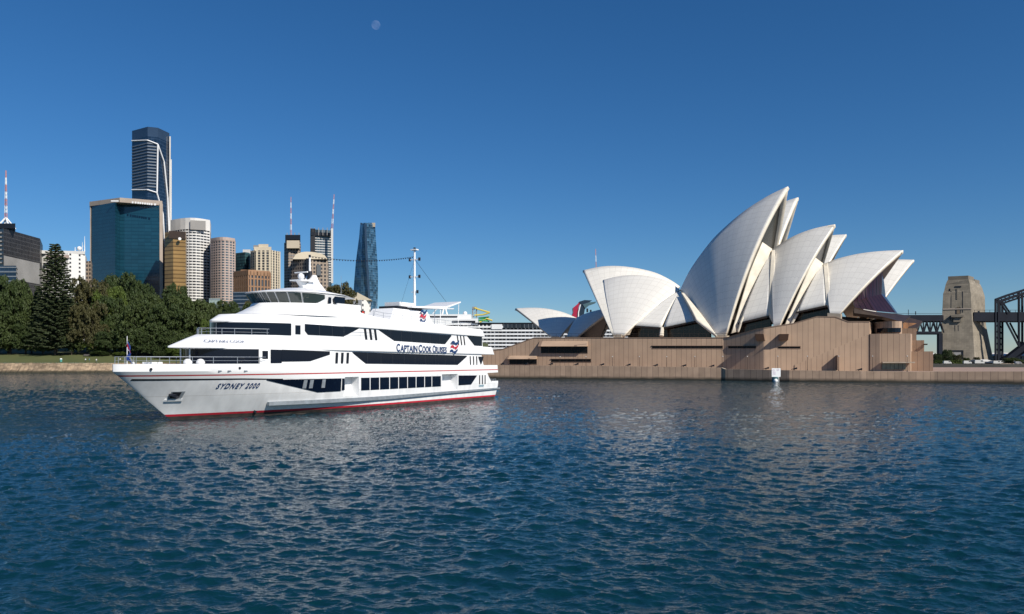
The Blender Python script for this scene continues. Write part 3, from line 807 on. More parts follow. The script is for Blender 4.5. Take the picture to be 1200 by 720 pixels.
# ------------------------------------------------------------------ the ferry
AL = R(28.9)
UX, UY = -math.sin(AL), -math.cos(AL); PX_, PY_ = math.cos(AL), -math.sin(AL)
SO = (-2.13 - 6.2 * PX_, 124.4 - 6.2 * PY_)
def SP(px, py, yl):
    rx = (px - 600) / F
    Y = (yl + SO[0] * PX_ + SO[1] * PY_) / (rx * PX_ + PY_)
    X = rx * Y
    return (X - SO[0]) * UX + (Y - SO[1]) * UY, CH + (YH - py) / F * Y
FE = empty('ferry', (SO[0], SO[1], 0), 'white three deck cruise ferry with navy lettering and dark window bands', 'ferry', rz=math.atan2(UY, UX))
def bx(x, x0, xt, B, p=2.2, q=.8):
    if x <= x0: return B
    s = min(1, (x - x0) / (xt - x0)); return B * max(0, 1 - s ** p) ** q
def outline(xa, x0, xt, B, p, q, n1=14, n2=26):
    pts = [xa + (x0 - xa) * i / n1 for i in range(n1)] + [x0 + (xt - x0) * math.sin(math.pi / 2 * i / n2) for i in range(n2 + 1)]
    return [(x, bx(x, x0, xt, B, p, q)) for x in pts]
def loft(name, rings, mats, mids=None, cap=(True, True), smooth=False, parent=FE):
    """rings: dict(xa,x0,xt,B,p,q,z) with z a number or a function of x."""
    mb = MB(); rows = []
    for r in rings:
        o = outline(r.get('xa', 0), r['x0'], r['xt'], r['B'], r.get('p', 2.2), r.get('q', .8))
        z = r['z'] if callable(r['z']) else (lambda x, zz=r['z']: zz)
        loop = [(x, b, z(x)) for x, b in o] + [(x, -b, z(x)) for x, b in o[-2::-1]]
        rows.append(loop)
    n = len(rows[0]); base = [mb.pts(r) for r in rows]
    for k in range(len(rows) - 1):
        m = mids[k] if mids else 0
        for i in range(n):
            j = (i + 1) % n
            mb.face((base[k] + i, base[k] + j, base[k + 1] + j, base[k + 1] + i), m)
    h = (n - 1) // 2
    for which, b in ((0, base[0]), (1, base[-1])):
        if not cap[which]: continue
        for i in range(h):
            q = (b + i, b + i + 1, b + n - 2 - i, b + n - 1 - i)
            q = tuple(dict.fromkeys(q))
            if len(q) > 2: mb.face(q if which else q[::-1], (mids[-1] if mids else 0) if which == 0 else 0)
    o = mb.build(name, mats, parent)
    recalc(o)
    if smooth:
        o.data.polygons.foreach_set('use_smooth', [True] * len(o.data.polygons))
        try: o.data.set_sharp_from_angle(angle=R(32))
        except Exception: pass
    return o
def lerp(a, b, t): return a + (b - a) * t
def hull_par(z):                     # hull form at a height
    t = min(1, max(0, z / 4.9))
    return dict(x0=lerp(27, 38, t ** .8), xt=54.8 + 6.25 * min(1.03, max(-.15, z / 4.9)) if z > -.5 else 53.2, B=lerp(5.95, 6.2, min(1, t * 2.2)), p=lerp(1.7, 2.3, t), q=lerp(.95, .72, t))
def hull_b(x, z): h = hull_par(z); return bx(x, h['x0'], h['xt'], h['B'], h['p'], h['q'])
def zcap(x): return 5.2 + .40 * sstep(0, 45, x)
def hr(z, xa, **k): d = hull_par(z if not callable(z) else 5.2); d.update(z=z, xa=xa); d.update(k); return d
HB = [hr(-1.4, 1.2), hr(0, .9), hr(.36, .75), hr(.58, .6), hr(1.0, .45), hr(1.6, .2), hr(2.42, .05), hr(2.44, 1.9), hr(2.75, 2.3), hr(3.1, 2.6), hr(3.5, 3.0), hr(3.8, 3.2), hr(4.02, 3.4), hr(4.06, .1), hr(4.42, .15), hr(4.56, .2), hr(4.9, .25)]
HB.append(dict(HB[-1], z=zcap, xa=.3))
HB.append(dict(HB[-1], z=zcap, xa=.6, xt=HB[-1]['xt'] - .35, B=HB[-1]['B'] - .22))
HB.append(dict(HB[-1], z=lambda x: zcap(x) - .55, xa=.6))
hull = loft('hull', HB, [M['hullwhite'], M['red'], M['bottom'], M['redline'], M['white'], M['decking']], [2, 2, 1, 0, 0, 0, 5, 0, 0, 0, 0, 0, 4, 4, 3, 4, 4, 4, 5], smooth=True)
def band(name, lo, hi, yf, mt, both=True, off=.03, step=.5, nose=False, parent=FE, depth=.05):
    """A strip that follows the ship's side between lower and upper chains [(x,z)...]."""
    x0, x1 = max(lo[0][0], hi[0][0]), min(lo[-1][0], hi[-1][0])
    f = lambda ch, x: float(np.interp(x, [c[0] for c in ch], [c[1] for c in ch]))
    xs = sorted(set([x0 + (x1 - x0) * i / max(1, int((x1 - x0) / step)) for i in range(max(1, int((x1 - x0) / step)) + 1)] + [c[0] for c in lo + hi if x0 <= c[0] <= x1]))
    objs = []
    for s in ((1, -1) if both else (1,)):
        mb = MB(); G = [[], [], [], []]
        for x in xs:
            zl, zh = f(lo, x), f(hi, x)
            if zh < zl + .01: zh = zl + .01
            yl, yh = yf(x, zl), yf(x, zh)
            for k, (y, z) in enumerate(((yl - depth, zl), (yl + off, zl), (yh + off, zh), (yh - depth, zh))): G[k].append((x, s * y, z))
        mb.grid(G, flip=(s > 0))
        for e in (0, -1): mb.poly([G[k][e] for k in range(4)])
        o = recalc(mb.build(name, mt, parent)); objs.append(o)
    return objs
# black stripe round the bow and the wedge windows it runs into
hy = lambda x, z: hull_b(x, z)
band('stripe', [(45.2, 3.88), (50, 3.98), (59.6, 4.02)], [(45.2, 3.99), (50, 4.12), (59.85, 4.2)], hy, M['black'], off=.02, step=.4)
B62 = lambda x, z: 6.2
def P62(L, yl=6.2): return sorted(SP(x, y, yl) for x, y in L)
def panes(name, lo, hi, yf, mt, edges, gap=.05, off=.03, both=True, step=.5):
    f = lambda ch, x: float(np.interp(x, [c[0] for c in ch], [c[1] for c in ch]))
    for a, b in zip(edges[:-1], edges[1:]):
        a2, b2 = a + gap, b - gap
        l = [(a2, f(lo, a2))] + [c for c in lo if a2 < c[0] < b2] + [(b2, f(lo, b2))]
        h = [(a2, f(hi, a2))] + [c for c in hi if a2 < c[0] < b2] + [(b2, f(hi, b2))]
        band(name, l, h, yf, mt, off=off, both=both, step=step)
band('window', [(36.6, 2.38), (40.1, 2.36), (44.1, 3.2), (47.2, 3.86)], [(36.6, 3.87), (47.2, 3.9)], hy, M['glass'], off=.06, step=.4)
band('window', [(36.0, 2.5), (36.45, 2.5)], [(36.0, 3.85), (36.45, 3.85)], B62, M['glass'])
for xa in (41.9, 41.0, 39.2): band('vent_grille', [(xa, 2.85), (xa + .5, 2.85)], [(xa, 3.8), (xa + .5, 3.8)], hy, M['fender'], off=.08)
ed = [SP(x, 445, 6.2)[0] for x in (422.5, 433.6, 444.7, 456.5, 467, 477.5, 487.5, 497.5, 506, 516.9)][::-1]
panes('window', [(15, 2.33), (34, 2.33)], [(15, 3.76), (34, 3.86)], B62, M['glass'], ed, .09)
band('window', [(6.5, 3.6), (8.1, 2.36), (11.5, 2.35)], [(6.5, 3.7), (11.5, 3.77)], B62, M['glass'])
def slots(xs, w, zl, zh, dx, y=6.2):
    for x in xs: 
        mb = MB()
        mb.prism([(x, y - .05, zh), (x + w, y - .05, zh), (x + w + dx, y - .05, zl), (x + dx, y - .05, zl)], (0, .09, 0)); recalc(mb.build('vent_slot', M['black'], FE))
        mb = MB()
        mb.prism([(x, -y + .05, zh), (x + w, -y + .05, zh), (x + w + dx, -y + .05, zl), (x + dx, -y + .05, zl)], (0, -.09, 0)); recalc(mb.build('vent_slot', M['black'], FE))
slots((3.95, 4.75, 5.55), .25, 2.35, 3.7, 0)
# boarding bays: real recesses cut out of the hull, with a door in the back wall
def cut(o, boxes):
    for lo_, hi_ in boxes:
        mb = MB(); mb.box(lo_, hi_); c = recalc(mb.build('cutter', M['white'], FE))
        bm = o.modifiers.new('cut', 'BOOLEAN'); bm.operation = 'DIFFERENCE'; bm.solver = 'EXACT'; bm.object = c
        bpy.context.view_layer.update()
        dg = bpy.context.evaluated_depsgraph_get(); me = bpy.data.meshes.new_from_object(o.evaluated_get(dg))
        o.modifiers.clear(); old = o.data; o.data = me; bpy.data.meshes.remove(old); bpy.data.objects.remove(c)
bays = ((33.45, 35.95, 1.75, 4.0), (11.75, 15.7, 1.75, 4.0))
cut(hull, [((xa, s_ * 5.0 if s_ > 0 else -7, zb), (xb, 7 if s_ > 0 else -5.0, zt)) for xa, xb, zb, zt in bays for s_ in (1, -1)])
for s in (1, -1):
    for xa, xb in ((34.9, 35.75), (14.4, 15.3)):
        mb = MB(); mb.box((xa, min(s * 4.97, s * 5.05), 1.8), (xb, max(s * 4.97, s * 5.05), 3.8)); mb.build('door', M['fender'], FE)
# fender and hull fittings
band('fender', [(-.2, 1.5), (27.8, 1.07), (46.0, 1.12)], [(-.2, 1.68), (27.8, 1.5), (45.5, 1.52), (46.8, 1.3)][:3] + [(46.8, 1.48)], lambda x, z: hull_b(x, 1.5), M['fender'], off=.28, step=1.0)
mb = MB()
for s in (1, -1): mb.box((-.45, min(s * 5.2, s * 6.25), 1.45), (0.0, max(s * 5.2, s * 6.25), 1.7))
mb.box((-.45, -5.2, 1.45), (0.0, 5.2, 1.7)); mb.build('fender', M['fender'], FE)
# anchor pocket
def hull_pt(px, py):
    y = 3.0
    for _ in range(40):
        x, z = SP(px, py, y); y = .5 * y + .5 * hull_b(x, z)
    return x, z
(ax0, az0), (ax1, az1) = hull_pt(216.5, 460), hull_pt(194, 471)
for nm, a, b, zl, zh, mt, off in (('anchor_pocket', ax0, ax1, az1 + .25, az0 + .1, M['fender'], .04), ('anchor_recess_shade', ax0 + .3, ax1 - .12, az1 + .34, az0 + .02, M['black'], .07), ('anchor_shelf', ax0 - .1, ax1 + .2, az1 + .02, az1 + .22, M['white'], .16)):  # black band paints the pocket's inner shade onto the uncut hull
    band(nm, [(a, zl), (b, zl)], [(a, zh), (b, zh)], hy, mt, off=off, step=.3)
xm = (ax0 + ax1) / 2
for s in (1, -1):
    mb = MB(); y = hull_b(xm, az0 - .5)
    mb.tube((xm - .75, s * (y + .22), az0 - .25), (xm + .75, s * (y + .12), az0 - .25), .14); mb.tube((xm, s * (y + .1), az0 - .1), (xm, s * (y + .1), az1 + .4), .13); mb.tube((xm - .7, s * (y + .22), az0 - .25), (xm, s * (y + .12), az1 + .4), .12); mb.tube((xm + .7, s * (y + .12), az0 - .25), (xm, s * (y + .12), az1 + .4), .12)
    mb.build('anchor', M['black'], FE)
def porthole(x, z, r=.16):
    for s in (1, -1):
        y = hull_b(x, z); mb = MB(); mb.tube((x, s * (y - .05), z), (x, s * (y + .05), z), r, r, 10); mb.build('fairlead', M['black'], FE)
for px, py in ((177, 433), (281, 431.5)): porthole(*hull_pt(px, py), .13)
porthole(*hull_pt(299, 482), .2)

# --- saloon deck house (second row of windows)
T2 = dict(xa=4.0, x0=41, xt=52.6, B=6.0, p=2.4, q=.6)
b2 = lambda x, z: bx(x, T2['x0'], T2['xt'], T2['B'], T2['p'], T2['q'])
def wall_x(px, py, bf):
    y = 5.0
    for _ in range(60):
        x, z = SP(px, py, y); y = .6 * y + .4 * bf(x, z)
    return x
z2b = lambda x: 5.18 + .013 * x; z2t = lambda x: 6.45 + .0148 * x
s2b = lambda x: 6.80 + .0076 * x; s2t = lambda x: 7.93 + .0155 * min(x, 46)
loft('deck_house', [dict(T2, z=4.7), dict(T2, xa=4.8, z=lambda x: s2b(x) + .02)], M['white'], smooth=True)
lo, hi = [(x, z2b(x) + .1) for x in (4, 60)], [(x, s2b(x) - .08) for x in (4, 60)]
band('window', [(38.32, 6.6), (41.5, 5.85), (45.4, 5.8)], [(38.32, 6.98), (45.4, 7.1)], b2, M['glass'])
band('window_frame', [(8.95, 6.5), (11.5, 5.25), (31.8, 5.45), (34.4, 6.85)], [(8.95, 6.62), (34.4, 6.95)], lambda x, z: 6.0, M['frame'], off=.012)
panes('window', [(8.95, 6.5), (11.5, 5.25), (31.8, 5.45), (34.4, 6.85)], [(8.95, 6.62), (34.4, 6.95)], lambda x, z: 6.0, M['glass'], [8.95, 12.2, 14.6, 17, 19.4, 21.8, 24.2, 26.6, 29, 31.6, 34.4], .035, off=.04)
slots((35.0, 35.95, 36.9), .42, 5.45, 6.85, .1, 6.0); slots((6.1, 7.0, 7.9), .26, 5.25, 6.55, -.1, 6.0)
band('window', [(4.2, 6.4), (4.9, 5.25), (5.0, 5.25), (5.7, 6.3)], [(4.2, 6.5), (5.7, 6.5)], lambda x, z: 6.0, M['glass'])
wx = [wall_x(px, 418, b2) for px in (330, 317, 316, 304.5, 313.6, 307, 303)]
band('window', [(wx[0], 5.65), (wx[1], 5.65)], [(wx[0], 7.08), (wx[1], 7.1)], b2, M['glass'], step=.2)
band('door', [(wx[2], 5.6), (wx[3], 5.6)], [(wx[2], 7.1), (wx[3], 7.1)], b2, M['white'], off=.05, step=.2)
band('window', [(wx[4], 6.1), (wx[5], 6.1)], [(wx[4], 6.95), (wx[5], 6.95)], b2, M['glass'], off=.07, step=.2)
xe = [wx[6] + (52.6 - wx[6]) * math.sin(math.pi / 2 * i / 7) for i in range(8)]
panes('window', [(40, 5.62), (53, 5.62)], [(40, 7.12), (53, 7.12)], b2, M['glass'], xe, .002, off=.05, step=.03)
# --- slab 2 (lettered bulwark) with pointed visor
loft('bulwark', [dict(xa=1.2, x0=36, xt=54.3, B=5.9, p=2.2, q=.75, z=lambda x: s2b(x) + .0), dict(xa=1.25, x0=35, xt=55.1, B=6.2, p=2.2, q=.75, z=lambda x: s2b(x) + .03), dict(xa=1.4, x0=35, xt=55.1, B=6.22, p=2.2, q=.75, z=lambda x: s2b(x) + .16), dict(xa=1.9, x0=35, xt=52.9, B=6.2, p=2.2, q=.72, z=lambda x: min(s2t(x), s2b(x) + 1.0)), dict(xa=2.1, x0=35, xt=51.6, B=6.15, p=2.2, q=.7, z=s2t)], [M['white']], smooth=True)
# --- third row of windows
T3 = dict(xa=4.4, x0=37, xt=49.2, B=6.0, p=2.4, q=.6)
b3 = lambda x, z: bx(x, T3['x0'], T3['xt'], T3['B'], T3['p'], T3['q'])
s3b = lambda x: 9.46 + .0122 * min(x, 46)
loft('deck_house', [dict(T3, z=7.8), dict(T3, xa=4.6, z=lambda x: s3b(x) + .02)], M['white'], smooth=True)
band('window_frame', [(33.2, 9.78), (36, 8.72), (41.5, 8.78), (41.9, 9.2)], [(33.2, 9.84), (41.9, 9.98)], b3, M['frame'], off=.012)
band('window_frame', [(13.05, 9.4), (14.7, 8.2), (26.3, 8.42), (29.5, 9.72)], [(13.05, 9.5), (29.5, 9.78)], b3, M['frame'], off=.012)
panes('window', [(33.2, 9.78), (36, 8.72), (41.5, 8.78), (41.9, 9.2)], [(33.2, 9.84), (41.9, 9.98)], b3, M['glass'], [33.2, 35.9, 37.9, 39.9, 41.9], .035, off=.04)
panes('window', [(13.05, 9.4), (14.7, 8.2), (26.3, 8.42), (29.5, 9.72)], [(13.05, 9.5), (29.5, 9.78)], b3, M['glass'], [13.05, 16, 18.2, 20.4, 22.6, 24.8, 27, 29.5], .035, off=.04)
band('window', [(4.65, 8.1), (6.8, 8.12), (8.9, 9.5)], [(4.65, 9.5), (8.9, 9.56)], b3, M['glass'])
slots((30.0, 30.95, 31.9), .42, 8.42, 9.78, -.28, 6.0); slots((9.7, 10.55, 11.4), .28, 8.12, 9.5, -.35, 6.0)
wx = [wall_x(px, 385, b3) for px in (352, 346, 341)]
band('window', [(wx[0], 8.8), (wx[1], 8.8)], [(wx[0], 9.8), (wx[1], 9.8)], b3, M['glass'], step=.2)
xe = [wx[2] + (49.2 - wx[2]) * math.sin(math.pi / 2 * i / 7) for i in range(8)]
panes('window', [(40, 8.66), (50, 8.7)], [(40, 9.98), (50, 9.98)], b3, M['glass'], xe, .002, off=.05, step=.03)
# --- roof slab 3 with visor
s3t = lambda x: float(np.interp(x, [0, 5, 28, 31, 33, 34, 44, 50], [10.55, 10.63, 11.17, 11.4, 11.7, 11.3, 11.15, 11.1]))
loft('roof', [dict(xa=4.1, x0=33, xt=49.2, B=5.9, p=2.2, q=.7, z=lambda x: s3b(x)), dict(xa=4.1, x0=32, xt=49.8, B=6.2, p=2.2, q=.7, z=lambda x: s3b(x) + .03), dict(xa=4.2, x0=32, xt=49.85, B=6.22, p=2.2, q=.7, z=lambda x: s3b(x) + .16), dict(xa=4.7, x0=32, xt=48.6, B=6.15, p=2.2, q=.68, z=lambda x: min(s3t(x), s3b(x) + .85)), dict(xa=5.0, x0=32, xt=45.2, B=6.05, p=2.3, q=.6, z=s3t)], [M['white']], smooth=True)
# --- wheelhouse base, wheelhouse, roof
loft('wheelhouse_base', [dict(xa=31.4, x0=36, xt=46.0, B=5.9, p=2.3, q=.6, z=11.0), dict(xa=31.8, x0=36, xt=44.4, B=5.6, p=2.3, q=.6, z=11.6), dict(xa=32.2, x0=36, xt=43.2, B=5.35, p=2.3, q=.6, z=12.15), dict(xa=32.3, x0=36, xt=43.0, B=5.2, p=2.3, q=.6, z=12.45)], M['white'], smooth=True)
mb = MB()
for s in (1, -1): mb.box((32.1, min(s * 5.2, s * 5.38), 11.4), (36.3, max(s * 5.2, s * 5.38), 12.62))
mb.build('screen', M['white'], FE)
W0 = dict(xa=34.3, x0=38.2, xt=42.3, B=4.5, p=2.4, q=.62); W1 = dict(xa=34.3, x0=38.6, xt=43.3, B=4.85, p=2.4, q=.62)
loft('wheelhouse', [dict(W0, z=12.4), dict(W1, z=13.6)], M['white'], smooth=True)
def bw(x, z):
    t = (z - 12.4) / 1.2
    return bx(x, lerp(38.2, 38.6, t), lerp(42.3, 43.3, t), lerp(4.5, 4.85, t), 2.4, .62)
def slant_panes(edges, zl, zh, off=.04):
    # panes whose edges lean with the raked front
    for a, b in zip(edges[:-1], edges[1:]):
        for s in (1, -1):
            mb = MB(); G = [[], []]
            for i in range(5):
                t = a + .009 + (b - a - .018) * i / 4
                for k, z in ((0, zl), (1, zh)):
                    tt = (z - 12.4) / 1.2
                    x0, xt, B = lerp(38.2, 38.6, tt), lerp(42.3, 43.3, tt), lerp(4.5, 4.85, tt)
                    x = 36.6 + (xt - 36.6) * math.sin(math.pi / 2 * t)
                    G[k].append((x, s * (bx(x, x0, xt, B, 2.4, .62) + off), z))
            x = G[0][-1]
            mb.grid(G, flip=(s > 0)); 
            o = mb.build('window', M['glass2'], FE)
            sm = o.modifiers.new('thickness', 'SOLIDIFY'); sm.thickness = .06; sm.offset = 1
slant_panes([.26, .46, .62, .76, .87, .95, 1.0], 12.5, 13.56)
for s in (1, -1):                     # wedge pane and the door abaft it
    mb = MB(); mb.box((36.75, min(s * 4.7, s * 4.84), 12.55), (37.15, max(s * 4.7, s * 4.84), 13.3)); mb.build('window', M['glass'], FE)
    mb = MB(); mb.prism([(36.4, s * 4.6, 13.1), (36.1, s * 4.6, 12.6), (34.5, s * 4.6, 12.6), (34.35, s * 4.6, 13.45), (36.1, s * 4.6, 13.45)], (0, s * .28, 0)); recalc(mb.build('window', M['glass'], FE))
band('window', [(37.75, 13.05), (38.75, 12.54), (39.3, 12.52)], [(37.75, 13.2), (37.9, 13.5), (39.3, 13.54)], bw, M['glass2'], off=.05, step=.2)
def roofz(h):
    return lambda x: float(np.interp(x, [31.5, 34.5, 36.5, 40, 44], [13.2, 13.62 + h * .5, 13.62 + h, 13.62 + h * .8, 13.62 + h * .4]))
loft('wheelhouse_roof', [dict(xa=33.0, x0=38, xt=43.4, B=4.8, p=2.4, q=.62, z=lambda x: roofz(0)(x) - .02), dict(xa=32.6, x0=38, xt=43.75, B=5.0, p=2.4, q=.62, z=roofz(.08)), dict(xa=32.6, x0=38, xt=43.7, B=4.9, p=2.4, q=.62, z=roofz(.2)), dict(xa=33.2, x0=37.5, xt=41.8, B=3.2, p=2.2, q=.7, z=roofz(.6)), dict(xa=33.8, x0=36.6, xt=39.0, B=1.4, p=2.2, q=.7, z=roofz(.95))], M['white'], smooth=True)
mb = MB(); mb.prism([(37.0, -.55, 13.9), (36.5, -.55, 14.75), (35.5, -.55, 15.7), (35.05, -.55, 16.3), (34.6, -.55, 16.3), (34.0, -.55, 15.4), (32.6, -.55, 14.3), (32.4, -.55, 13.6)], (0, 1.1, 0)); recalc(mb.build('radar_fin', M['white'], FE))
mb = MB(); mb.box((35.2, -.9, 15.4), (37.6, .9, 15.55)); mb.prism([(35.5, -.3, 14.7), (36.3, -.3, 14.5), (37.2, -.3, 15.4), (35.5, -.3, 15.4)], (0, .6, 0)); recalc(mb.build('radar_platform', M['white'], FE))
mb = MB(); mb.ball((36.6, 0, 16.0), .42); mb.tube((36.6, 0, 15.55), (36.6, 0, 15.8), .2); mb.box((36.5, -1.0, 16.42), (36.7, 1.0, 16.56)); mb.build('radar', M['white'], FE)
mb = MB(); mb.tube((35.15, 0, 15.5), (35.15, 0, 16.75), .36, .3, 10); mb.build('searchlight', M['black'], FE)
mb = MB(); mb.tube((35.15, 0, 16.7), (35.15, 0, 18.45), .13, .1, 8); mb.build('signal_mast', M['white'], FE)
mb = MB(); mb.tube((35.15, 0, 18.45), (35.15, 0, 18.75), .14, .14, 8); mb.build('mast_light', M['black'], FE)
mb = MB(); mb.box((31.6, 5.3, 11.62), (32.3, 5.6, 11.98)); mb.build('navigation_light', M['black'], FE)
mb = MB(); mb.box((31.75, 5.6, 11.68), (32.15, 5.63, 11.9)); mb.build('lamp_lens', mat('red lamp lens', (.5, .06, .04), .2), FE)
mb = MB(); mb.tube((33.5, 3.5, 13.4), (33.5, 3.5, 16.2), .03, .015, 5); mb.tube((27.5, 3.5, 11.1), (26.6, 3.5, 13.4), .04, .02, 5); mb.build('aerial', M['steel'], FE)
# --- sun deck funnel house, awning, mast
mb = MB(); q = lambda x, z, y: (x, y, z)
pf = [(22.6, 11.0), (20.9, 13.05), (13.0, 12.95), (12.1, 11.0)]
a = mb.pts([(x, 2.4, z) if z < 12 else (x, 1.8, z) for x, z in pf]); b = mb.pts([(x, -2.4, z) if z < 12 else (x, -1.8, z) for x, z in pf])
mb.face((a, a + 1, a + 2, a + 3)); mb.face((b + 3, b + 2, b + 1, b))
for i in range(4): mb.face((a + i, b + i, b + (i + 1) % 4, a + (i + 1) % 4))
recalc(mb.build('funnel_house', M['white'], FE))
mb = MB(); mb.box((14.0, -1.6, 12.98), (19.8, 1.6, 13.45)); mb.build('louvre', M['black'], FE)
mb = MB(); mb.box((15.5, -1.3, 13.45), (18.9, 1.3, 14.05)); mb.build('exhaust_box', M['white'], FE)
mb = MB(); mb.prism([(17.5, -2.4, 13.3), (9.5, -2.4, 13.55), (4.9, -2.4, 14.75), (4.9, -2.4, 14.95), (9.0, -2.4, 13.95), (17.5, -2.4, 13.5)], (0, 4.8, 0)); recalc(mb.build('awning', M['white'], FE))
mb = MB()
for y in (-2.2, 2.2):
    mb = MB(); mb.tube((10.2, y, 11), (10.2, y, 13.6), .06); mb.build('awning_post', M['white'], FE)
    mb = MB(); mb.tube((5.4, y, 10.7), (5.2, y, 14.7), .05); mb.build('awning_post', M['white'], FE)
mb = MB(); mb.tube((13.6, 0, 13.3), (13.6, 0, 22.2), .2, .13, 10); mb.box((13.3, -.5, 21.9), (13.9, .5, 22.05)); mb.box((13.5, -.9, 20.5), (13.7, .9, 20.62)); mb.box((13.5, -.9, 18.0), (13.7, .9, 18.12)); mb.box((13.5, -.5, 15.8), (13.7, .5, 15.9)); mb.build('mast', M['white'], FE)
for y, z in ((-.85, 20.6), (.85, 20.6), (-.85, 18.1), (.85, 18.1), (.5, 15.9), (0, 22.1)):
    mb = MB(); mb.tube((13.6, y, z - .25), (13.6, y, z + .2), .17, .17, 8); mb.build('mast_light', M['black'], FE)
mb = MB(); mb.tube((13.6, 0, 20.6), (5.3, 0, 14.9), .022, n=4); mb.tube((13.6, 0, 20.6), (19, 1.5, 13.4), .012, n=4); mb.build('stay', M['black'], FE)
# string of bulbs from the mast to the wheelhouse
A, B_ = Vector((13.6, 0, 21.0)), Vector((35.15, 0, 18.6)); bulbs = []
prev = None
mb = MB()
for i in range(41):
    t = i / 40; p = A.lerp(B_, t) - Vector((0, 0, 2.2 * t * (1 - t)))
    if prev is not None: mb.tube(prev, p, .022, n=4)
    prev = p
    if 0 < i < 40:
        m2 = MB(); m2.ball((p.x, p.y, p.z - .08), .085, 6, 4); m2.build('bulb', M['black'], FE)
mb.build('festoon_cable', M['black'], FE)
# --- rails
def rail(name, pts, h, every=1.6, r=.03, mid=True, both=True):
    for s in ((1, -1) if both else (1,)):
        mb = MB()
        P = [Vector((p[0], s * p[1], p[2])) for p in pts]
        acc = 0
        for a, b in zip(P[:-1], P[1:]):
            mb.tube(a + Vector((0, 0, h)), b + Vector((0, 0, h)), r, n=5)
            if mid: mb.tube(a + Vector((0, 0, h * .5)), b + Vector((0, 0, h * .5)), r * .7, n=4)
            n = max(1, round((b - a).length / every))
            for i in range(n): p = a.lerp(b, i / n); mb.tube(p, p + Vector((0, 0, h)), r, n=4)
        mb.tube(P[-1], P[-1] + Vector((0, 0, h)), r, n=4)
        mb.build(name, M['steel'], FE)
o2 = [(x, b) for x, b in outline(44, 44.001, 51.2, 1, 2, 1, 1, 7)]
rail('railing', [(x, bx(x, 35, 51.4, 6.0, 2.2, .7), 8.55) for x in (30.5, 33, 36, 39, 42, 44, 46, 47.5, 49, 50, 50.8, 51.3)] + [(51.4, 0, 8.6)], .75, every=2.4)
rail('railing', [(x, bx(x, 36, 61, 5.9, 2.3, .72), zcap(x) - .05) for x in (45.5, 48, 50.5, 53, 55, 57, 58.5, 59.6, 60.3)], .75, every=2.2)
rail('railing', [(x, 5.6, s3t(x)) for x in (5.4, 10, 16, 22, 28, 30)], .75, every=2.0, r=.025)
rail('railing', [(.3, 5.9, 2.42), (1.9, 5.9, 2.42)], .6, every=1.0)
mb = MB()
for s in (1, -1): mb.box((.05, min(s * 5.95, s * 6.18), 2.4), (2.0, max(s * 5.95, s * 6.18), 2.75))
mb.box((.05, -5.95, 2.4), (.2, 5.95, 2.75)); mb.build('stern_bulwark', M['white'], FE)
# visor posts on the foredeck
for s in (1, -1):
    for (x, f) in ((53.1, .45), (49.7, 1.0)):
        mb = MB(); y = s * f * bx(x, 35, 54.6, 6.0, 2.2, .75); mb.tube((x, y, 5.0), (x, y, s2b(x) + .1), .08); mb.build('post', M['steel'], FE)
    mb = MB(); mb.tube((48.2, s * bx(48.2, 34, 49.6, 6, 2.2, .7), 8.4), (48.2, s * bx(48.2, 34, 49.6, 6, 2.2, .7), 10.0), .06); mb.build('post', M['steel'], FE)
# liferaft canisters and windlass on the foredeck
for (x, y) in ((54.0, 1.5), (53.2, 2.4)):
    mb = MB(); mb.ball((x, y, 5.72), .44, 14, 10, sz=.9); mb.box((x - .35, y - .3, 4.9), (x + .35, y + .3, 5.45)); mb.build('liferaft_canister', M['white'], FE, smooth=True)
mb = MB()
for x in (57, 58.2): mb.tube((x, 1.1, 4.9), (x, 1.1, 5.8), .16, .16, 8); mb.tube((x, -1.1, 4.9), (x, -1.1, 5.8), .16, .16, 8)
mb.box((56.2, -.6, 4.9), (57.4, .6, 5.8)); mb.build('windlass', M['white'], FE)
mb = MB()                                                # bulwark vents by the red strake
for px in (258, 269, 288): 
    x, z = hull_pt(px, 435.6); y = hull_b(x, z); mb.box((x - .22, y - .1, z), (x + .22, y + .06, z + .12))
mb.build('freeing_port', M['fender'], FE)
# --- lettering and emblems
def text_mesh(name, s, mt, w, h, fn, shear=0.0, bold=0.0, space=1.0, parent=FE, ext=.012):
    """Letters sized w x h, mapped through fn(u, v) with u along the text and v up."""
    cu = bpy.data.curves.new(name, 'FONT'); cu.body = s; cu.shear = shear; cu.offset = bold; cu.space_character = space; cu.resolution_u = 3
    ob = bpy.data.objects.new(name, cu); COL.objects.link(ob)
    dg = bpy.context.evaluated_depsgraph_get(); me0 = ob.evaluated_get(dg).to_mesh()
    V = np.array([v.co[:] for v in me0.vertices]); Fc = [tuple(p.vertices) for p in me0.polygons]
    ob.evaluated_get(dg).to_mesh_clear(); bpy.data.objects.remove(ob); bpy.data.curves.remove(cu)
    mn, mx = V.min(0), V.max(0)
    U = (V[:, 0] - mn[0]) / (mx[0] - mn[0]) * w; Z = (V[:, 1] - mn[1]) / (mx[1] - mn[1]) * h
    mb = MB(); mb.pts([fn(u, z) for u, z in zip(U, Z)])
    for f in Fc: mb.face(f)
    o = mb.build(name, mt, parent)
    if ext:
        sm = o.modifiers.new('thickness', 'SOLIDIFY'); sm.thickness = ext; sm.offset = 0
    return o
def side_txt(x0, z0, dz=0.0, y=6.26): return lambda u, v: (x0 - u, y, z0 + v - dz * u)
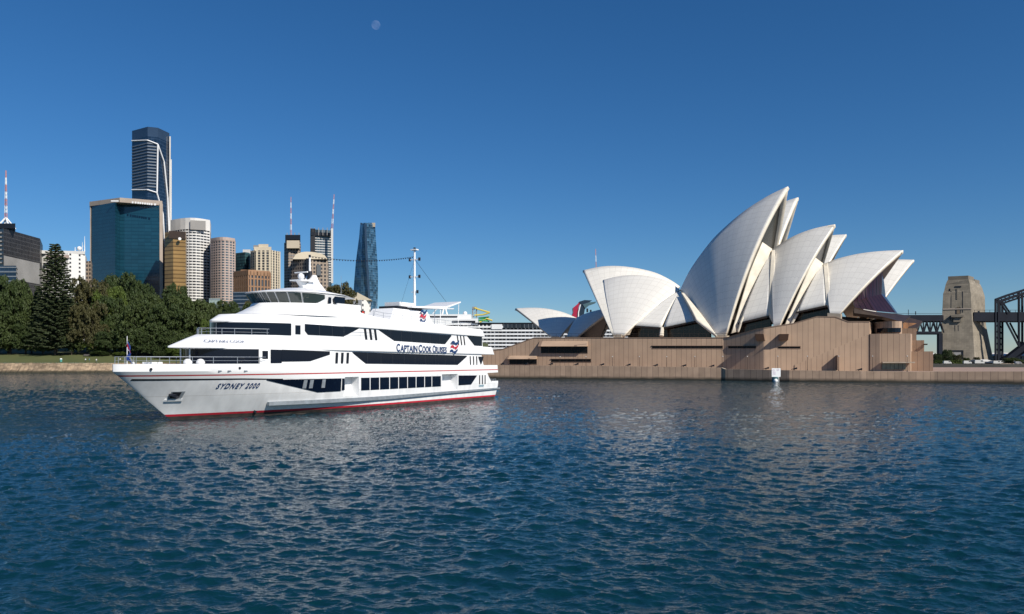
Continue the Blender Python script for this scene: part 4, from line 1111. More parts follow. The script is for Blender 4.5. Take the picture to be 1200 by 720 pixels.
# small capitals with tall initials
x0 = 26.15; zb0 = 7.05; tot = 11.45
for word, xa, w in (('CAPTAIN', 0.0, 4.55), ('COOK', 4.8, 3.05), ('CRUISES', 8.1, 3.45)):
    ini = .17 * w if word != 'COOK' else .27 * w
    dz = .0105
    for s in (1, -1):
        if s > 0: f1 = lambda u, v, xa=xa: (x0 - xa - u, 6.25, zb0 + v - dz * (xa + u)); f2 = lambda u, v, xa=xa, ini=ini: (x0 - xa - ini - .06 - u, 6.25, zb0 + .0 + v - dz * (xa + ini + u))
        else: f1 = lambda u, v, xa=xa: (x0 - 11.55 + xa + u, -6.25, zb0 + v - .1 + dz * xa); f2 = lambda u, v, xa=xa, ini=ini: (x0 - 11.55 + xa + ini + .06 + u, -6.25, zb0 + v - .1 + dz * xa)
        text_mesh('lettering', word[0], M['navy'], ini - .02, 1.04, f1, bold=.03)
        text_mesh('lettering', word[1:], M['navy'], w - ini - .06, .88, f2, bold=.028)
def emblem(xc, zc, w, h, y):
    for s in (1, -1):
        for k, mt in enumerate(('navy', 'redflag', 'navy')):
            mb = MB(); up, dn = [], []
            for i in range(13):
                t = i / 12                       # 0 = bow side
                x = xc + w * (.5 - t) - w * .10 * (1 - k) * (1 if s > 0 else 1)
                zc_ = zc + h * (.34 - .36 * k) + .11 * h * math.sin(t * 6.6 + .4) + .16 * h * t
                th = .085 * h * (1 + .5 * math.sin(math.pi * t))
                if abs(t - .5) < .05: th *= .35
                up.append((x, s * y, zc_ + th)); dn.append((x, s * y, zc_ - th))
            mb.prism(up + dn[::-1], (0, s * .025, 0)); recalc(mb.build('emblem', M[mt], FE))
M['redflag'] = mat('red emblem', (.45, .03, .05), .4)
emblem(12.6, 7.72, 2.0, 1.7, 6.23)
emblem(14.6, 12.1, 1.5, 1.8, 2.25)
sx, sz = hull_pt(252, 456); ex, ez = hull_pt(302.5, 455)
for s in (1, -1):
    L = sx - ex
    if s > 0: fn = lambda u, v: (sx - u, hull_b(sx - u, sz + v) + .05, sz + v - .01 * u)
    else: fn = lambda u, v: (ex + u, -hull_b(ex + u, sz + v) - .03, sz + v)
    text_mesh('lettering', 'SYDNEY 2000', M['navy'], L, .56, fn, shear=.28, bold=.026, space=1.25, ext=0)
xs_, zs_ = SP(561.5, 456, 6.2)
text_mesh('lettering', 'SYDNEY', M['teal'], 1.5, .3, lambda u, v: (5.9 - u, 6.235, 1.95 + v), bold=.02, ext=0)
# dark script on the sloping visor
def visor(u, v):                                      # u aft along the side, v up the slope
    x = 52.3 - u * .8; t = .45 + v * .42
    z = lerp(s2b(x) + .16, min(s2t(x), s2b(x) + 1.0), t); b = lerp(bx(x, 35, 55.1, 6.22, 2.2, .75), bx(x, 35, 53.3, 6.2, 2.2, .72), t)
    return (x, b + .09, z + .06)
text_mesh('lettering', 'CAPTAIN COOK', M['navy'], 4.4, .8, visor, shear=.2, ext=0)
# flag at the bow
fg = empty('flag', (SO[0] + UX * 59.6, SO[1] + UY * 59.6, 5.35), 'limp blue and red flag on the staff at the ferry bow', 'flag')
mb = MB(); mb.tube((0, 0, 0), (0, 0, 2.9), .04, .03, 6); mb.build('staff', M['white'], fg)
mb = MB(); G = []
for i in range(9):
    t = i / 8
    G.append([(.05 + .30 * t + .12 * math.sin(j * 1.6 + t * 4), -.18 * math.sin(j * 1.1 + 5 * t) - .05, 2.5 - j * .24 - .75 * t) for j in range(8)])
mb.grid(G)
for k in range(len(mb.f)): mb.m[k] = 1 if (k % 7) in (1,) else (2 if (k % 7) == 3 and k < 30 else 0)
o = mb.build('cloth', [mat('flag blue', (.01, .04, .22), .7), M['redflag'], M['white']], fg, smooth=True)
sm = o.modifiers.new('thickness', 'SOLIDIFY'); sm.thickness = .015
mb = MB(); mb.tube((0, 0, 1.2), (.9, .2, 0), .025, n=5); mb.tube((0, 0, 1.2), (.9, -.3, 0), .025, n=5); mb.build('brace', M['steel'], fg)

exec_city = True
# ------------------------------------------------------------------ city towers
def tower(name, label, foot, ytop, mt, depth=35, zb=4.0, Yr=None, floors=None, fmt=None, cols=None, cmt=None, cat='office tower', roof=None, band_h=.45, proud=.35, group=None):
    pts = [xy(*p) for p in foot]
    Yr = Yr or foot[len(foot) // 2][1]
    z1 = zy(ytop, Yr)
    cx = sum(p[0] for p in pts) / len(pts)
    vx, vy = pts[0][0] / pts[0][1], 1
    P = pts + [(pts[-1][0] + depth * pts[-1][0] / pts[-1][1] * .9, pts[-1][1] + depth), (pts[0][0] + depth * pts[0][0] / pts[0][1] * .9, pts[0][1] + depth)]
    e = empty(name, (cx, pts[0][1], zb), label, cat, group)
    def ringed(Q, za, zb_, nm, mt_):
        mb = MB(); k = len(Q); L = 0
        a = mb.pts([(x, y, za) for x, y in Q]); b = mb.pts([(x, y, zb_) for x, y in Q])
        for i in range(k):
            j = (i + 1) % k; w = math.hypot(Q[j][0] - Q[i][0], Q[j][1] - Q[i][1])
            mb.face((a + i, a + j, b + j, b + i), 0, [(L, za), (L + w, za), (L + w, zb_), (L, zb_)]); L += w
        mb.face(range(b, b + k)); mb.face(range(a + k - 1, a - 1, -1))
        return recalc(mb.build(nm, mt_, e, world=True))
    ringed(P, zb, z1, 'body', mt)
    mx = sum(p[0] for p in P) / len(P); my = sum(p[1] for p in P) / len(P)
    sz = max(math.hypot(p[0] - mx, p[1] - my) for p in P)
    Qs = lambda pr: [(mx + (x - mx) * (1 + pr / sz), my + (y - my) * (1 + pr / sz)) for x, y in P]
    if floors:
        f0, f1, n = floors
        for i in range(n):
            za = lerp(zy(f0, Yr), zy(f1, Yr), i / max(1, n - 1)); h = abs(zy(f0, Yr) - zy(f1, Yr)) / max(1, n - 1) * band_h
            ringed(Qs(proud), za, za + h, 'floor_band', fmt)
    if cols:
        zt, zl, n, w, pr = zy(cols[0], Yr), zy(cols[1], Yr), cols[2], cols[3], cols[4]
        Q = Qs(pr)[:len(foot)]
        ln = [0]
        for a, b in zip(Q[:-1], Q[1:]): ln.append(ln[-1] + math.hypot(b[0] - a[0], b[1] - a[1]))
        for i in range(n):
            s = ln[-1] * (i + .5 * 0 + (0.02 if i == 0 else 0)) / max(1, n - 1); s = min(s, ln[-1] - w * .5)
            k = 0
            while k < len(ln) - 2 and ln[k + 1] < s: k += 1
            t = (s - ln[k]) / (ln[k + 1] - ln[k]); x, y = lerp(Q[k][0], Q[k + 1][0], t), lerp(Q[k][1], Q[k + 1][1], t)
            dx, dy = (Q[k + 1][0] - Q[k][0]) / (ln[k + 1] - ln[k]), (Q[k + 1][1] - Q[k][1]) / (ln[k + 1] - ln[k])
            mb = MB(); mb.prism([(x, y, zl), (x + dx * w, y + dy * w, zl), (x + dx * w - dy * pr * 2, y + dy * w + dx * pr * 2, zl), (x - dy * pr * 2, y + dx * pr * 2, zl)], (0, 0, zt - zl))
            recalc(mb.build('column', cmt or fmt, e, world=True))
    return e, ringed, P, Qs, z1
def cbox(e, name, x0, y0, x1, y1, Y, d, mt, Y2=None):
    """Box in front of/above a tower between two pixels at depth Y, d metres deep."""
    a, b = at(x0, y1, Y), at(x1, y0, Y2 or Y)
    mb = MB()
    mb.prism([(a[0], a[1], a[2]), (b[0], b[1], a[2]), (b[0] + d * b[0] / b[1], b[1] + d, a[2]), (a[0] + d * a[0] / a[1], a[1] + d, a[2])], (0, 0, b[2] - a[2]))
    return recalc(mb.build(name, mt, e, world=True))
def lattice(name, label, px, y0, y1, Y, w, lean=0, cat='crane', e=None, part='lattice'):
    """Red and white banded lattice mast."""
    a, b = Vector(at(px, y1, Y)), Vector(at(px + lean, y0, Y))
    root = e or empty(name, tuple(a), label, cat)
    mb = MB(); n = 14; prev = None
    for i in range(n):
        p, q = a.lerp(b, i / n), a.lerp(b, (i + 1) / n); ww = w * (1 - .75 * i / n); w2 = w * (1 - .75 * (i + 1) / n)
        m = (i // 2) % 2
        for sx, sy in ((1, 1), (-1, 1), (-1, -1), (1, -1)):
            mb.tube(p + Vector((sx * ww, sy * ww, 0)), q + Vector((sx * w2, sy * w2, 0)), w * .22, n=4, m=m)
        mb.tube(p + Vector((ww, -ww, 0)), q + Vector((-w2, -w2, 0)), w * .16, n=4, m=m); mb.tube(p + Vector((-ww, ww, 0)), q + Vector((-w2, -w2, 0)), w * .16, n=4, m=m)
        mb.tube(p + Vector((ww, -ww, 0)), q + Vector((w2, w2, 0)), w * .16, n=4, m=m)
    mb.build(part, [M['cranered'], M['white']], root, world=True)
    return root
M['cranered'] = mat('faded red mast paint', (.48, .25, .26), .6)
M['darktower'] = lines_mat('dark mesh facade', (.022, .022, .026), (.065, .065, .07), 2.1, 3.4, .22, .2, .35, var=.25, cellvar=.2, vscale=.05)
M['tealglass'] = lines_mat('teal curtain wall', (.008, .048, .078), (.005, .034, .058), 6.5, 3.6, .04, .28, .13, .0, var=.2, cellvar=.12, vscale=.04, spec=.8)
M['blueglass'] = lines_mat('navy curtain wall', (.010, .022, .045), (.03, .05, .085), 3.0, 3.8, .07, .2, .10, .0, var=.3, cellvar=.3, vscale=.05, spec=.8)
M['goldglass'] = lines_mat('gold mirror glass', (.36, .215, .075), (.17, .095, .03), 0, 3.8, .1, .30, .25, .25, var=.35, cellvar=.12, vscale=.05)
M['whiteconc'] = mat('white concrete', (.66, .65, .63), .7, var=.12, vscale=.05)
M['pinkconc'] = mat('pinkish concrete', (.44, .35, .31), .75, var=.15, vscale=.05)
M['creamconc'] = mat('cream concrete', (.62, .54, .41), .75, var=.15, vscale=.05)
M['browncl'] = mat('brown stone cladding', (.30, .17, .095), .75, var=.2, vscale=.06)
M['greyconc'] = mat('grey concrete', (.30, .29, .28), .8, var=.2, vscale=.06)
M['stonetan'] = lines_mat('tan stone with punched windows', (.32, .255, .20), (.028, .028, .034), 3.4, 3.6, .55, .6, .7, var=.12, cellvar=.06, vscale=.05, both=True)
M['punched'] = lines_mat('white wall with punched windows', (.72, .71, .69), (.035, .04, .05), 8.0, 3.6, .2, .5, .7, var=.05, vscale=.05, both=True)
M['tealwin'] = lines_mat('teal window wall', (.045, .11, .12), (.02, .04, .05), 2.6, 3.4, .2, .32, .2, var=.2, cellvar=.35, vscale=.05)
M['darkwin'] = lines_mat('dark balcony glazing', (.022, .026, .034), (.11, .12, .13), 3.2, 0, .16, .1, .18, var=.3, cellvar=.5, vscale=.08)  # near-black glass colour with paler upright lines
M['bluewin'] = lines_mat('blue balcony glazing', (.05, .085, .11), (.16, .17, .18), 3.0, 0, .2, .1, .18, var=.3, cellvar=.5, vscale=.08)
M['capstone'] = mat('stone parapet', (.36, .30, .25), .75, var=.15, vscale=.08)
M['signwhite'] = mat('white sign letters', (.85, .85, .85), .5)

# dark block at the left edge with the red and white mast
e, ring, P, Q, z1 = tower('office_tower', 'dark mesh clad block at left edge under a red and white mast', [(-60, 690), (4, 620), (47, 672)], 267.8, M['darktower'], 40, Yr=620)
cbox(e, 'plant_floor', -6, 262, 18, 267.8, 626, 20, M['black']); cbox(e, 'facade_panel', 4.4, 309, 46.5, 326, 619.5, .6, M['greyconc'], 671)
for k in range(8): cbox(e, 'balcony', -6, 272 + 5 * k, 3.2, 273.6 + 5 * k, 622, 4, M['greyconc'])
am = empty('antenna_mast', at(7, 267.8, 632), 'red and white lattice antenna on the dark block at left', 'antenna')
lattice('antenna_mast', '', 7, 200, 258, 632, .75, e=am)
mb = MB(); tp = Vector(at(7, 255, 632))
for sx, sy in ((-1, -1), (1, -1), (1, 1), (-1, 1)): mb.tube(tp, tp + Vector((sx * 5, sy * 4, -8.6)), .6, .7, 5); mb.tube(tp + Vector((0, 0, -4)), tp + Vector((sx * 3, sy * 2.5, -8.6)), .4, n=5)
mb.build('tripod', M['white'], am, world=True)
tower('office_block', 'low dark blue glazed block in front of the dark mesh tower', [(-20, 560), (19, 560)], 311.5, M['blueglass'], 14, cat='office block', floors=(314, 330, 4), fmt=M['fender'], band_h=.2)
# white block behind the pine
e, ring, P, Q, z1 = tower('apartment_block', 'white block with small square windows behind the tall pine', [(46, 702), (80, 694), (100, 706)], 297, M['punched'], 30, cat='apartment block')
cbox(e, 'roof_parapet', 46.2, 294.6, 99.6, 297.2, 698, 20, M['whiteconc'], 704); cbox(e, 'roof_screen', 54, 299, 81, 302.5, 692.5, 2, M['pinkconc'])
mb = MB(); p = Vector(at(93, 291.5, 706)); mb.ball(p, 2.0, 10, 8); mb.tube(at(99.2, 296, 706), at(99.2, 277, 706), .5, .15, 5); mb.tube(at(96.5, 296, 706), at(96.5, 284, 706), .3, .15, 5); mb.tube(at(88, 296, 706), at(88, 290, 706), .3, n=5); mb.tube(at(88, 294, 706), at(99, 288, 706), .15, n=4); mb.build('aerial', M['white'], e, world=True)
tower('apartment_block', 'narrow brown brick block beside the white block', [(101, 720), (107, 718)], 306, M['stonetan'], 20, cat='apartment block')
# teal glass tower
e, ring, P, Q, z1 = tower('office_tower', 'teal glass tower with folded front and stone parapet', [(106.5, 822), (135, 800), (141, 812), (187, 816)], 239, M['tealglass'], 38, Yr=808)
zc = z1
def capstrip(e, pts, z0, z1_, mt, t=2.0, out=1.0, nm='parapet'):
    mb = MB()
    for a, b in zip(pts[:-1], pts[1:]):
        mb.prism([(a[0], a[1] - out, z0), (b[0], b[1] - out, z0), (b[0] + t * b[0] / b[1], b[1] + t, z0), (a[0] + t * a[0] / a[1], a[1] + t, z0)], (0, 0, z1_ - z0))
    return recalc(mb.build(nm, mt, e, world=True))
capstrip(e, [xy(105.6, 822), xy(141, 801), xy(190.8, 818)], zc, zc + 4.6, M['capstone'], 34, 1.2)
cbox(e, 'pier', 187, 239, 190.8, 350, 815, 34, M['capstone'], 817); cbox(e, 'pier', 105.4, 237.5, 106.8, 350, 821, 34, M['capstone'])
for k, px in enumerate((154.5, 158, 161, 163.5, 166.2, 169, 171.8, 174.2, 176.8, 180.5)):
    cbox(e, 'sign_letter', px, 236.2 + .30 * k * .9, px + (1.9 if k != 9 else 2.4), 238.4 + .30 * k * .9, 802 + .1 * k, .6, M['signwhite'])
cbox(e, 'sign_letter', 130, 235.0, 139, 236.4, 798, .5, M['signwhite'])
# tall navy tower
e, ring, P, Q, z1 = tower('office_tower', 'tallest navy glass tower with white diagonal braces', [(154.7, 896), (173, 880), (185, 884), (198.5, 905)], 161, M['blueglass'], 46, Yr=884)
capstrip(e, [xy(154.7, 896), xy(173, 880), xy(185, 884), xy(198.5, 905)], z1, z1 + 10.5, M['blueglass'], .8, 0, 'crown_screen')
for i in range(15):
    capstrip(e, [xy(154.6, 895.4), xy(173, 879.4), xy(184, 883)], zy(170 + 3.6 * i, 884), zy(168.6 + 3.6 * i, 884), M['slate'], .6, .6, 'floor_band')
mb = MB()
def brace(P_, r=.75):
    for a, b in zip(P_[:-1], P_[1:]): mb.tube(at(*a), at(*b), r, n=5)
brace([(154.4, 165.3, 894.5), (173, 164.6, 878.5), (185, 169.3, 882), (192.3, 190, 893), (196.6, 232, 901), (198.5, 285, 903)])
brace([(154.4, 222.8, 894.5), (173, 222.6, 878.5), (183.8, 226, 882), (191, 251, 891), (195, 323, 898)])
brace([(185, 169.3, 882), (184, 226, 882)])
mb.build('brace', M['white'], e, world=True)
cbox(e, 'fin', 198.4, 160, 200.1, 360, 903, 12, M['whiteconc']); cbox(e, 'fin', 200.1, 187, 201.2, 360, 903.5, 12, M['whiteconc'])
# gold mirror building
e, ring, P, Q, z1 = tower('office_tower', 'gold mirror glass tower below the navy tower', [(193, 766), (203, 760), (217.6, 764)], 272, M['goldglass'], 30, Yr=762)
cbox(e, 'roof_band', 197.8, 271.6, 217.4, 279.5, 758, 1.5, M['bronze'], 762.5)
mb = MB(); mb.tube(at(210.7, 280, 757), at(210.7, 280, 759), 1.4, 1.4, 14); mb.build('logo_disc', M['signwhite'], e, world=True)
# curved white tower
def arcf(x0, x1, Y, bulge, n=9): return [(x0 + (x1 - x0) * i / (n - 1), Y - bulge * math.sin(math.pi * i / (n - 1))) for i in range(n)]
e, ring, P, Q, z1 = tower('apartment_tower', 'bow fronted white tower with striped balconies', arcf(200.5, 245.5, 862, 14), 269, M['darkwin'], 30, Yr=850, floors=(269, 353, 26), fmt=M['whiteconc'], band_h=.5, proud=1.0, cols=(269, 355, 14, .5, .9), cat='apartment tower')
ring(Q(1.2), z1, z1 + 12, 'crown', M['whiteconc']); cbox(e, 'louvre', 223, 259.2, 241, 269, 845.5, 1.0, M['greyconc'], 851)
# pinkish tower
e, ring, P, Q, z1 = tower('apartment_tower', 'pinkish banded tower right of the white bow front', arcf(247, 275, 842, 10), 283, M['bluewin'], 26, Yr=834, floors=(283, 356, 25), fmt=M['pinkconc'], band_h=.42, proud=.8, cols=(282, 356, 9, 1.3, .9), cat='apartment tower')
ring(Q(.8), z1, z1 + 4.2, 'crown', M['pinkconc'])
# teal slab, cream tower, brown block, low blue block
e, ring, P, Q, z1 = tower('office_tower', 'slim teal glass tower with white roof box', [(276, 915), (287, 905), (295, 915)], 296, M['tealwin'], 24, Yr=908); cbox(e, 'roof_box', 284.5, 292.6, 293.5, 297.5, 912, 14, M['whiteconc'])
e, ring, P, Q, z1 = tower('apartment_tower', 'cream ribbed tower with stepped crown', [(294, 884), (300, 874), (316, 874), (322, 882), (327.6, 890)], 294, M['darkwin'], 28, Yr=876, floors=(296, 345, 17), fmt=M['creamconc'], band_h=.22, proud=.4, cols=(293, 346, 11, 2.0, .8), cmt=M['creamconc'], cat='apartment tower')
cbox(e, 'crown', 297.5, 289.5, 318, 294.5, 878, 22, M['creamconc']); cbox(e, 'crown', 303, 286.3, 314.5, 290, 880, 18, M['creamconc']); cbox(e, 'plant_room', 297, 287.5, 304, 291, 893, 10, M['greyconc'])
e, ring, P, Q, z1 = tower('office_block', 'square brown stone block with tall window bays', [(274, 724), (291, 710), (316, 722)], 318.6, M['darkwin'], 26, Yr=714, floors=(318.6, 346, 4), fmt=M['browncl'], band_h=.18, proud=.5, cols=(318.4, 347, 15, 1.3, .9), cmt=M['browncl'], cat='office block')
ring(Q(.9), z1 - 3.4, z1 + .2, 'parapet', M['browncl']); cbox(e, 'plant_room', 282, 316.3, 300, 318.6, 722, 14, M['browncl'])
tower('office_block', 'low dark blue glass block just above the trees', [(273, 620), (345, 612)], 342.6, M['blueglass'], 30, Yr=615, floors=(342.6, 360, 5), fmt=M['steel'], band_h=.16, proud=.4, cat='office block')
tower('pavilion', 'small pale green glass pavilion among the tree tops', [(245, 600), (258, 600)], 350, mat('pale glass', (.32, .40, .38), .25, var=.2), 12, cat='pavilion', floors=(351.5, 362, 3), fmt=M['steel'], band_h=.12)
# tower under construction with crane
e, ring, P, Q, z1 = tower('construction_tower', 'half built grey tower with dark jump form top', [(333, 1012), (338, 1004), (352, 1008)], 284, M['stonetan'], 22, Yr=1006, floors=(300, 345, 15), fmt=M['greyconc'], band_h=.3, proud=.4, cat='tower')
cbox(e, 'core', 336, 281, 351, 291, 1000, 12, M['creamconc']); cbox(e, 'jump_form', 334.2, 275.4, 352, 282, 1000, 18, M['black'])
for px in (336, 340, 345, 350): cbox(e, 'form_post', px, 273, px + .8, 276, 1001, 1, M['greyconc'])
lattice('crane', 'thin red and white crane mast over the half built tower', 341, 231, 276, 1004, .8)
# stone building with a vaulted top
e, ring, P, Q, z1 = tower('office_tower', 'tan stone office tower with a rounded vault roof', [(341, 778), (358, 765), (364, 770), (384.5, 776)], 304.5, M['stonetan'], 30, Yr=768)
mb = MB(); A = Vector(at(343, 304.5, 770)); B_ = Vector(at(384, 304.5, 776)); G = []
for i in range(13):
    t = i / 12; p = A.lerp(B_, t); h = 7.2 * math.sqrt(max(0, 1 - ((t - .40) / (.40 if t < .4 else .60)) ** 2))
    p = p + Vector((-p.x / p.y * 4, -4, 0)); q = p + Vector((p.x / p.y * 20, 20, 0)); G.append([p, p + Vector((0, 0, h)), q + Vector((0, 0, h)), q])
mb.grid(G); recalc(mb.build('vault_roof', M['creamconc'], e, world=True))
cbox(e, 'recess_shade', 358.3, 303, 363, 352, 763.5, 2, M['black']); cbox(e, 'window_bay', 371, 310.5, 376, 323, 771, 2, M['bluewin'])  # black slab before the wall stands in for shade of an inset bay
# slim glass tower with a crane up its side
e, ring, P, Q, z1 = tower('construction_tower', 'slim glass tower with a crane up its side', [(363.6, 965), (369, 955), (388.4, 962)], 269.5, M['bluewin'], 26, Yr=958, floors=(274, 330, 20), fmt=M['whiteconc'], band_h=.28, proud=.4, cat='tower')
cbox(e, 'core', 363.8, 268, 369.2, 335, 953, 3, M['stonetan'], 953); cbox(e, 'roof_slab', 364, 273.0, 388, 276, 952, 3, M['black'], 957); 
for px in (364, 368.5, 373, 378, 383, 387.4): cbox(e, 'roof_post', px, 267, px + .8, 276, 953, 1, M['greyconc'])
c = lattice('crane', 'tall leaning crane mast beside the slim glass tower', 389.2, 228, 268, 950, .85, lean=2.4)
mb = MB(); mb.tube(at(389.2, 268, 950), at(389.2, 332, 950), 1.5, 1.5, 4); mb.build('mast', M['whiteconc'], c, world=True)
# tapering dark blue tower
def crown_tower():
    e = empty('skyscraper', at(428, 415, 1400), 'tapering twisted dark blue glass skyscraper right of the ferry bridge', 'skyscraper')
    lv = [(262.5, 422, 428, 439.6), (277, 420.8, 428.4, 440.3), (292, 418.8, 429, 441.2), (308, 416.8, 429.8, 442.4), (325, 415.4, 430.8, 443), (342, 414.2, 432, 442.8), (369, 413.6, 433.6, 441.9), (405, 413.4, 435, 441)]
    mb = MB(); G = []; UV = []
    for y, l, c, r in lv:
        z = zy(y, 1400)
        row = [at(l, y, 1412), at((l + c) / 2, y, 1398), at(c, y, 1392), at((c + r) / 2, y, 1394), at(r, y, 1406), at(r - 2, y, 1440), at(l + 2, y, 1444), at(l, y, 1412)]
        row = [(p[0], p[1], z) for p in row]; G.append(row); UV.append([(q * 9.0, z) for q in range(8)])
    mb.grid(G, uv=UV); mb.poly(G[0][:-1])
    M['twistglass'] = lines_mat('twisting blue glass', (.03, .085, .15), (.08, .15, .22), 3.0, 4.2, .10, .2, .15, var=.3, cellvar=.6, vscale=.035, spec=.8)
    recalc(mb.build('body', M['twistglass'], e, world=True))
    mb = MB()
    for y0, y1, x0, x1, x2, x3 in ((262, 405, 427.2, 435, 429.6, 437),):
        k = 12; A_ = []
        for i in range(k + 1):
            y = lerp(262.8, 405, i / k); c = float(np.interp(y, [a[0] for a in lv], [a[2] for a in lv]))
            A_.append([at(c - .9, y, 1389), at(c + 1.5, y, 1389.5)])
        mb.grid(A_)
    o = recalc(mb.build('seam', M['blueglass'], e, world=True)); sm = o.modifiers.new('thickness', 'SOLIDIFY'); sm.thickness = 3
    mb = MB()
    for x0, x1 in ((422.2, 424.5), (426, 429.5), (431, 435.5)): 
        a, b = at(x0, 263, 1405), at(x1, 261.3, 1405); mb.box((a[0], a[1], a[2] - .5), (b[0], b[1] + 22, b[2]))
    mb.build('crown_screen', M['blueglass'], e, world=True)
    cbox(e, 'crown_screen', 435.8, 261.3, 439.8, 266, 1400, 20, M['rib'])
crown_tower()
# pale house on the ridge behind the wheelhouse tree
e, ring, P, Q, z1 = tower('villa', 'pale stone house half hidden behind the hilltop tree', [(404, 560), (424, 552), (434, 560)], 352, M['punched'], 14, cat='house', zb=10, Yr=555)
mb = MB(); zt = z1
mb.prism([at(402, 352, 556), at(436, 352, 556), at(419, 343, 556)], (-1.5, 12, 0)); recalc(mb.build('roof', M['creamconc'], e, world=True))
# crane far behind the hall
lattice('crane', 'small red and white crane mast behind the leftmost tall sail', 699.6, 292, 345, 900, .8, lean=-1.6)

# ------------------------------------------------------------------ cruise ship at the quay
CS = empty('cruise_ship', (*xy(600, 620), 0), 'white cruise liner with rows of balconies behind the opera house', 'cruise ship')
M['cabin'] = lines_mat('cabin balconies', (.03, .035, .045), (.62, .62, .62), 3.0, 0, .28, .1, .4, var=.2, cellvar=.5, vscale=.2)
def csbox(nm, x0, y0, x1, y1, Y, d, mt):
    a, b = at(x0, y1, Y), at(x1, y0, Y); mb = MB()
    P = [(a[0], a[1]), (b[0], a[1]), (b[0], a[1] + d), (a[0], a[1] + d)]
    w = b[0] - a[0]
    i = mb.pts([(x, y, a[2]) for x, y in P] + [(x, y, b[2]) for x, y in P])
    mb.face((i, i + 1, i + 5, i + 4), 0, [(0, 0), (w, 0), (w, 1), (0, 1)])
    for f in ((1, 2, 6, 5), (2, 3, 7, 6), (3, 0, 4, 7), (4, 5, 6, 7), (3, 2, 1, 0)): mb.face([i + q for q in f], 0, [(0, 0), (d, 0), (d, 1), (0, 1)])
    return recalc(mb.build(nm, mt, CS, world=True))
csbox('hull', 440, 409, 775, 424, 620, 34, M['white']); csbox('cabin_block', 462, 381, 768, 409, 622, 30, M['cabin'])
for k in range(7): csbox('deck', 458, 382.4 + 4.2 * k, 772, 384.3 + 4.2 * k, 620, 33, M['white'])
csbox('top_deck', 553, 378.3, 768, 379.3, 621, 30, M['black']); csbox('lido_block', 590, 380, 745, 384.5, 619.5, 1, M['darkwin']); csbox('lido_block', 576, 380.2, 588.5, 386, 619.3, 1.2, M['white'])
csbox('superstructure', 470, 373.5, 560, 382, 622, 26, M['white']); csbox('superstructure', 495, 368.5, 552, 374, 624, 22, M['white']); csbox('bridge_window', 496, 370.5, 536, 372.2, 623.5, 1, M['black']); csbox('bridge_window', 530, 376, 557, 378, 621.5, 1, M['black'])
mb = MB()
for a, b, r in (((518, 369), (520.5, 358), .9), ((524, 369), (521, 358), .7), ((511, 362.2), (532, 362.2), .5), ((516, 359.5), (527, 360.5), .4), ((507, 368), (512, 362), .4)): mb.tube(at(*a, 628), at(*b, 628), r, n=5)
mb.build('mast', M['white'], CS, world=True)
mb = MB(); mb.ball(at(545, 367.5, 628), 1.7, 12, 8); mb.tube(at(545, 373, 628), at(545, 369, 628), .7); mb.build('radome', M['white'], CS, world=True, smooth=True)
M['slideyellow'] = mat('yellow slide', (.62, .50, .10), .4); M['slidegreen'] = mat('green slide', (.03, .30, .08), .4)
mb = MB()
for P_ in ([(556, 361), (562, 363), (574, 366.5), (566, 369), (556, 369.5)],):
    for a, b in zip(P_[:-1], P_[1:]): mb.tube(at(*a, 630), at(*b, 630), .65, n=7)
for a, b in zip([(562, 378), (570, 373.5), (577, 376)][:-1], [(562, 378), (570, 373.5), (577, 376)][1:]): mb.tube(at(*a, 629), at(*b, 629), .7, n=7)
mb.build('water_slide', M['slideyellow'], CS, world=True)
mb = MB()
for i in range(18):
    a0, a1 = i * .7, (i + 1) * .7; c = Vector(at(567, 374 , 631))
    mb.tube(c + Vector((4 * math.cos(a0), 2.5 * math.sin(a0), 1.6 - i * .2)), c + Vector((4 * math.cos(a1), 2.5 * math.sin(a1), 1.6 - (i + 1) * .2)), .6, n=7)
mb.build('water_slide', M['slidegreen'], CS, world=True)
mb = MB()
for px in (554, 558.5): mb.tube(at(px, 379, 631), at(px, 360, 631), .45, n=5)
for k in range(4): mb.tube(at(554, 376 - 4 * k, 631), at(558.5, 373 - 4 * k, 631), .3, n=4)
mb.box(at(553.5, 362, 630), at(559, 360, 634)); mb.build('slide_tower', M['greyconc'], CS, world=True)
# swept tail funnel in red and blue
def cspoly(nm, P_, Y, d, mt):
    mb = MB(); mb.prism([at(x, y, Y) for x, y in P_], (0, d, 0)); return recalc(mb.build(nm, mt, CS, world=True))
cspoly('funnel', [(666, 381), (672, 366), (671.5, 361), (674.5, 358.5), (678, 355.5), (680, 353), (678, 361), (678, 372), (684, 381)], 640, 10, mat('funnel red', (.38, .015, .05), .4))
cspoly('funnel_wing', [(677.6, 381), (678.3, 366), (680.5, 357), (679, 353.6), (685, 351.8), (694, 352.2), (690, 355), (685.5, 362), (684, 371), (686, 381)], 639.6, 10.8, mat('funnel blue', (.015, .03, .05), .35))
cspoly('funnel_wing', [(683, 357), (690, 354.6), (699, 353.6), (698, 355), (691, 357.5), (686, 362)], 639, 11.4, mat('funnel grey blue', (.07, .13, .15), .35))
cspoly('funnel_stripe', [(676.8, 381), (677.5, 366), (679.8, 357), (680.8, 357), (678.6, 366), (678.3, 381)], 639.2, .8, M['signwhite'])
for px in (687.5, 691.5): csbox('exhaust_pipe', px, 361.5 + (px - 687) * .4, px + 1.8, 366, 640, 3, M['black'])
csbox('funnel_base', 664, 374, 712, 381, 640, 14, M['white'])

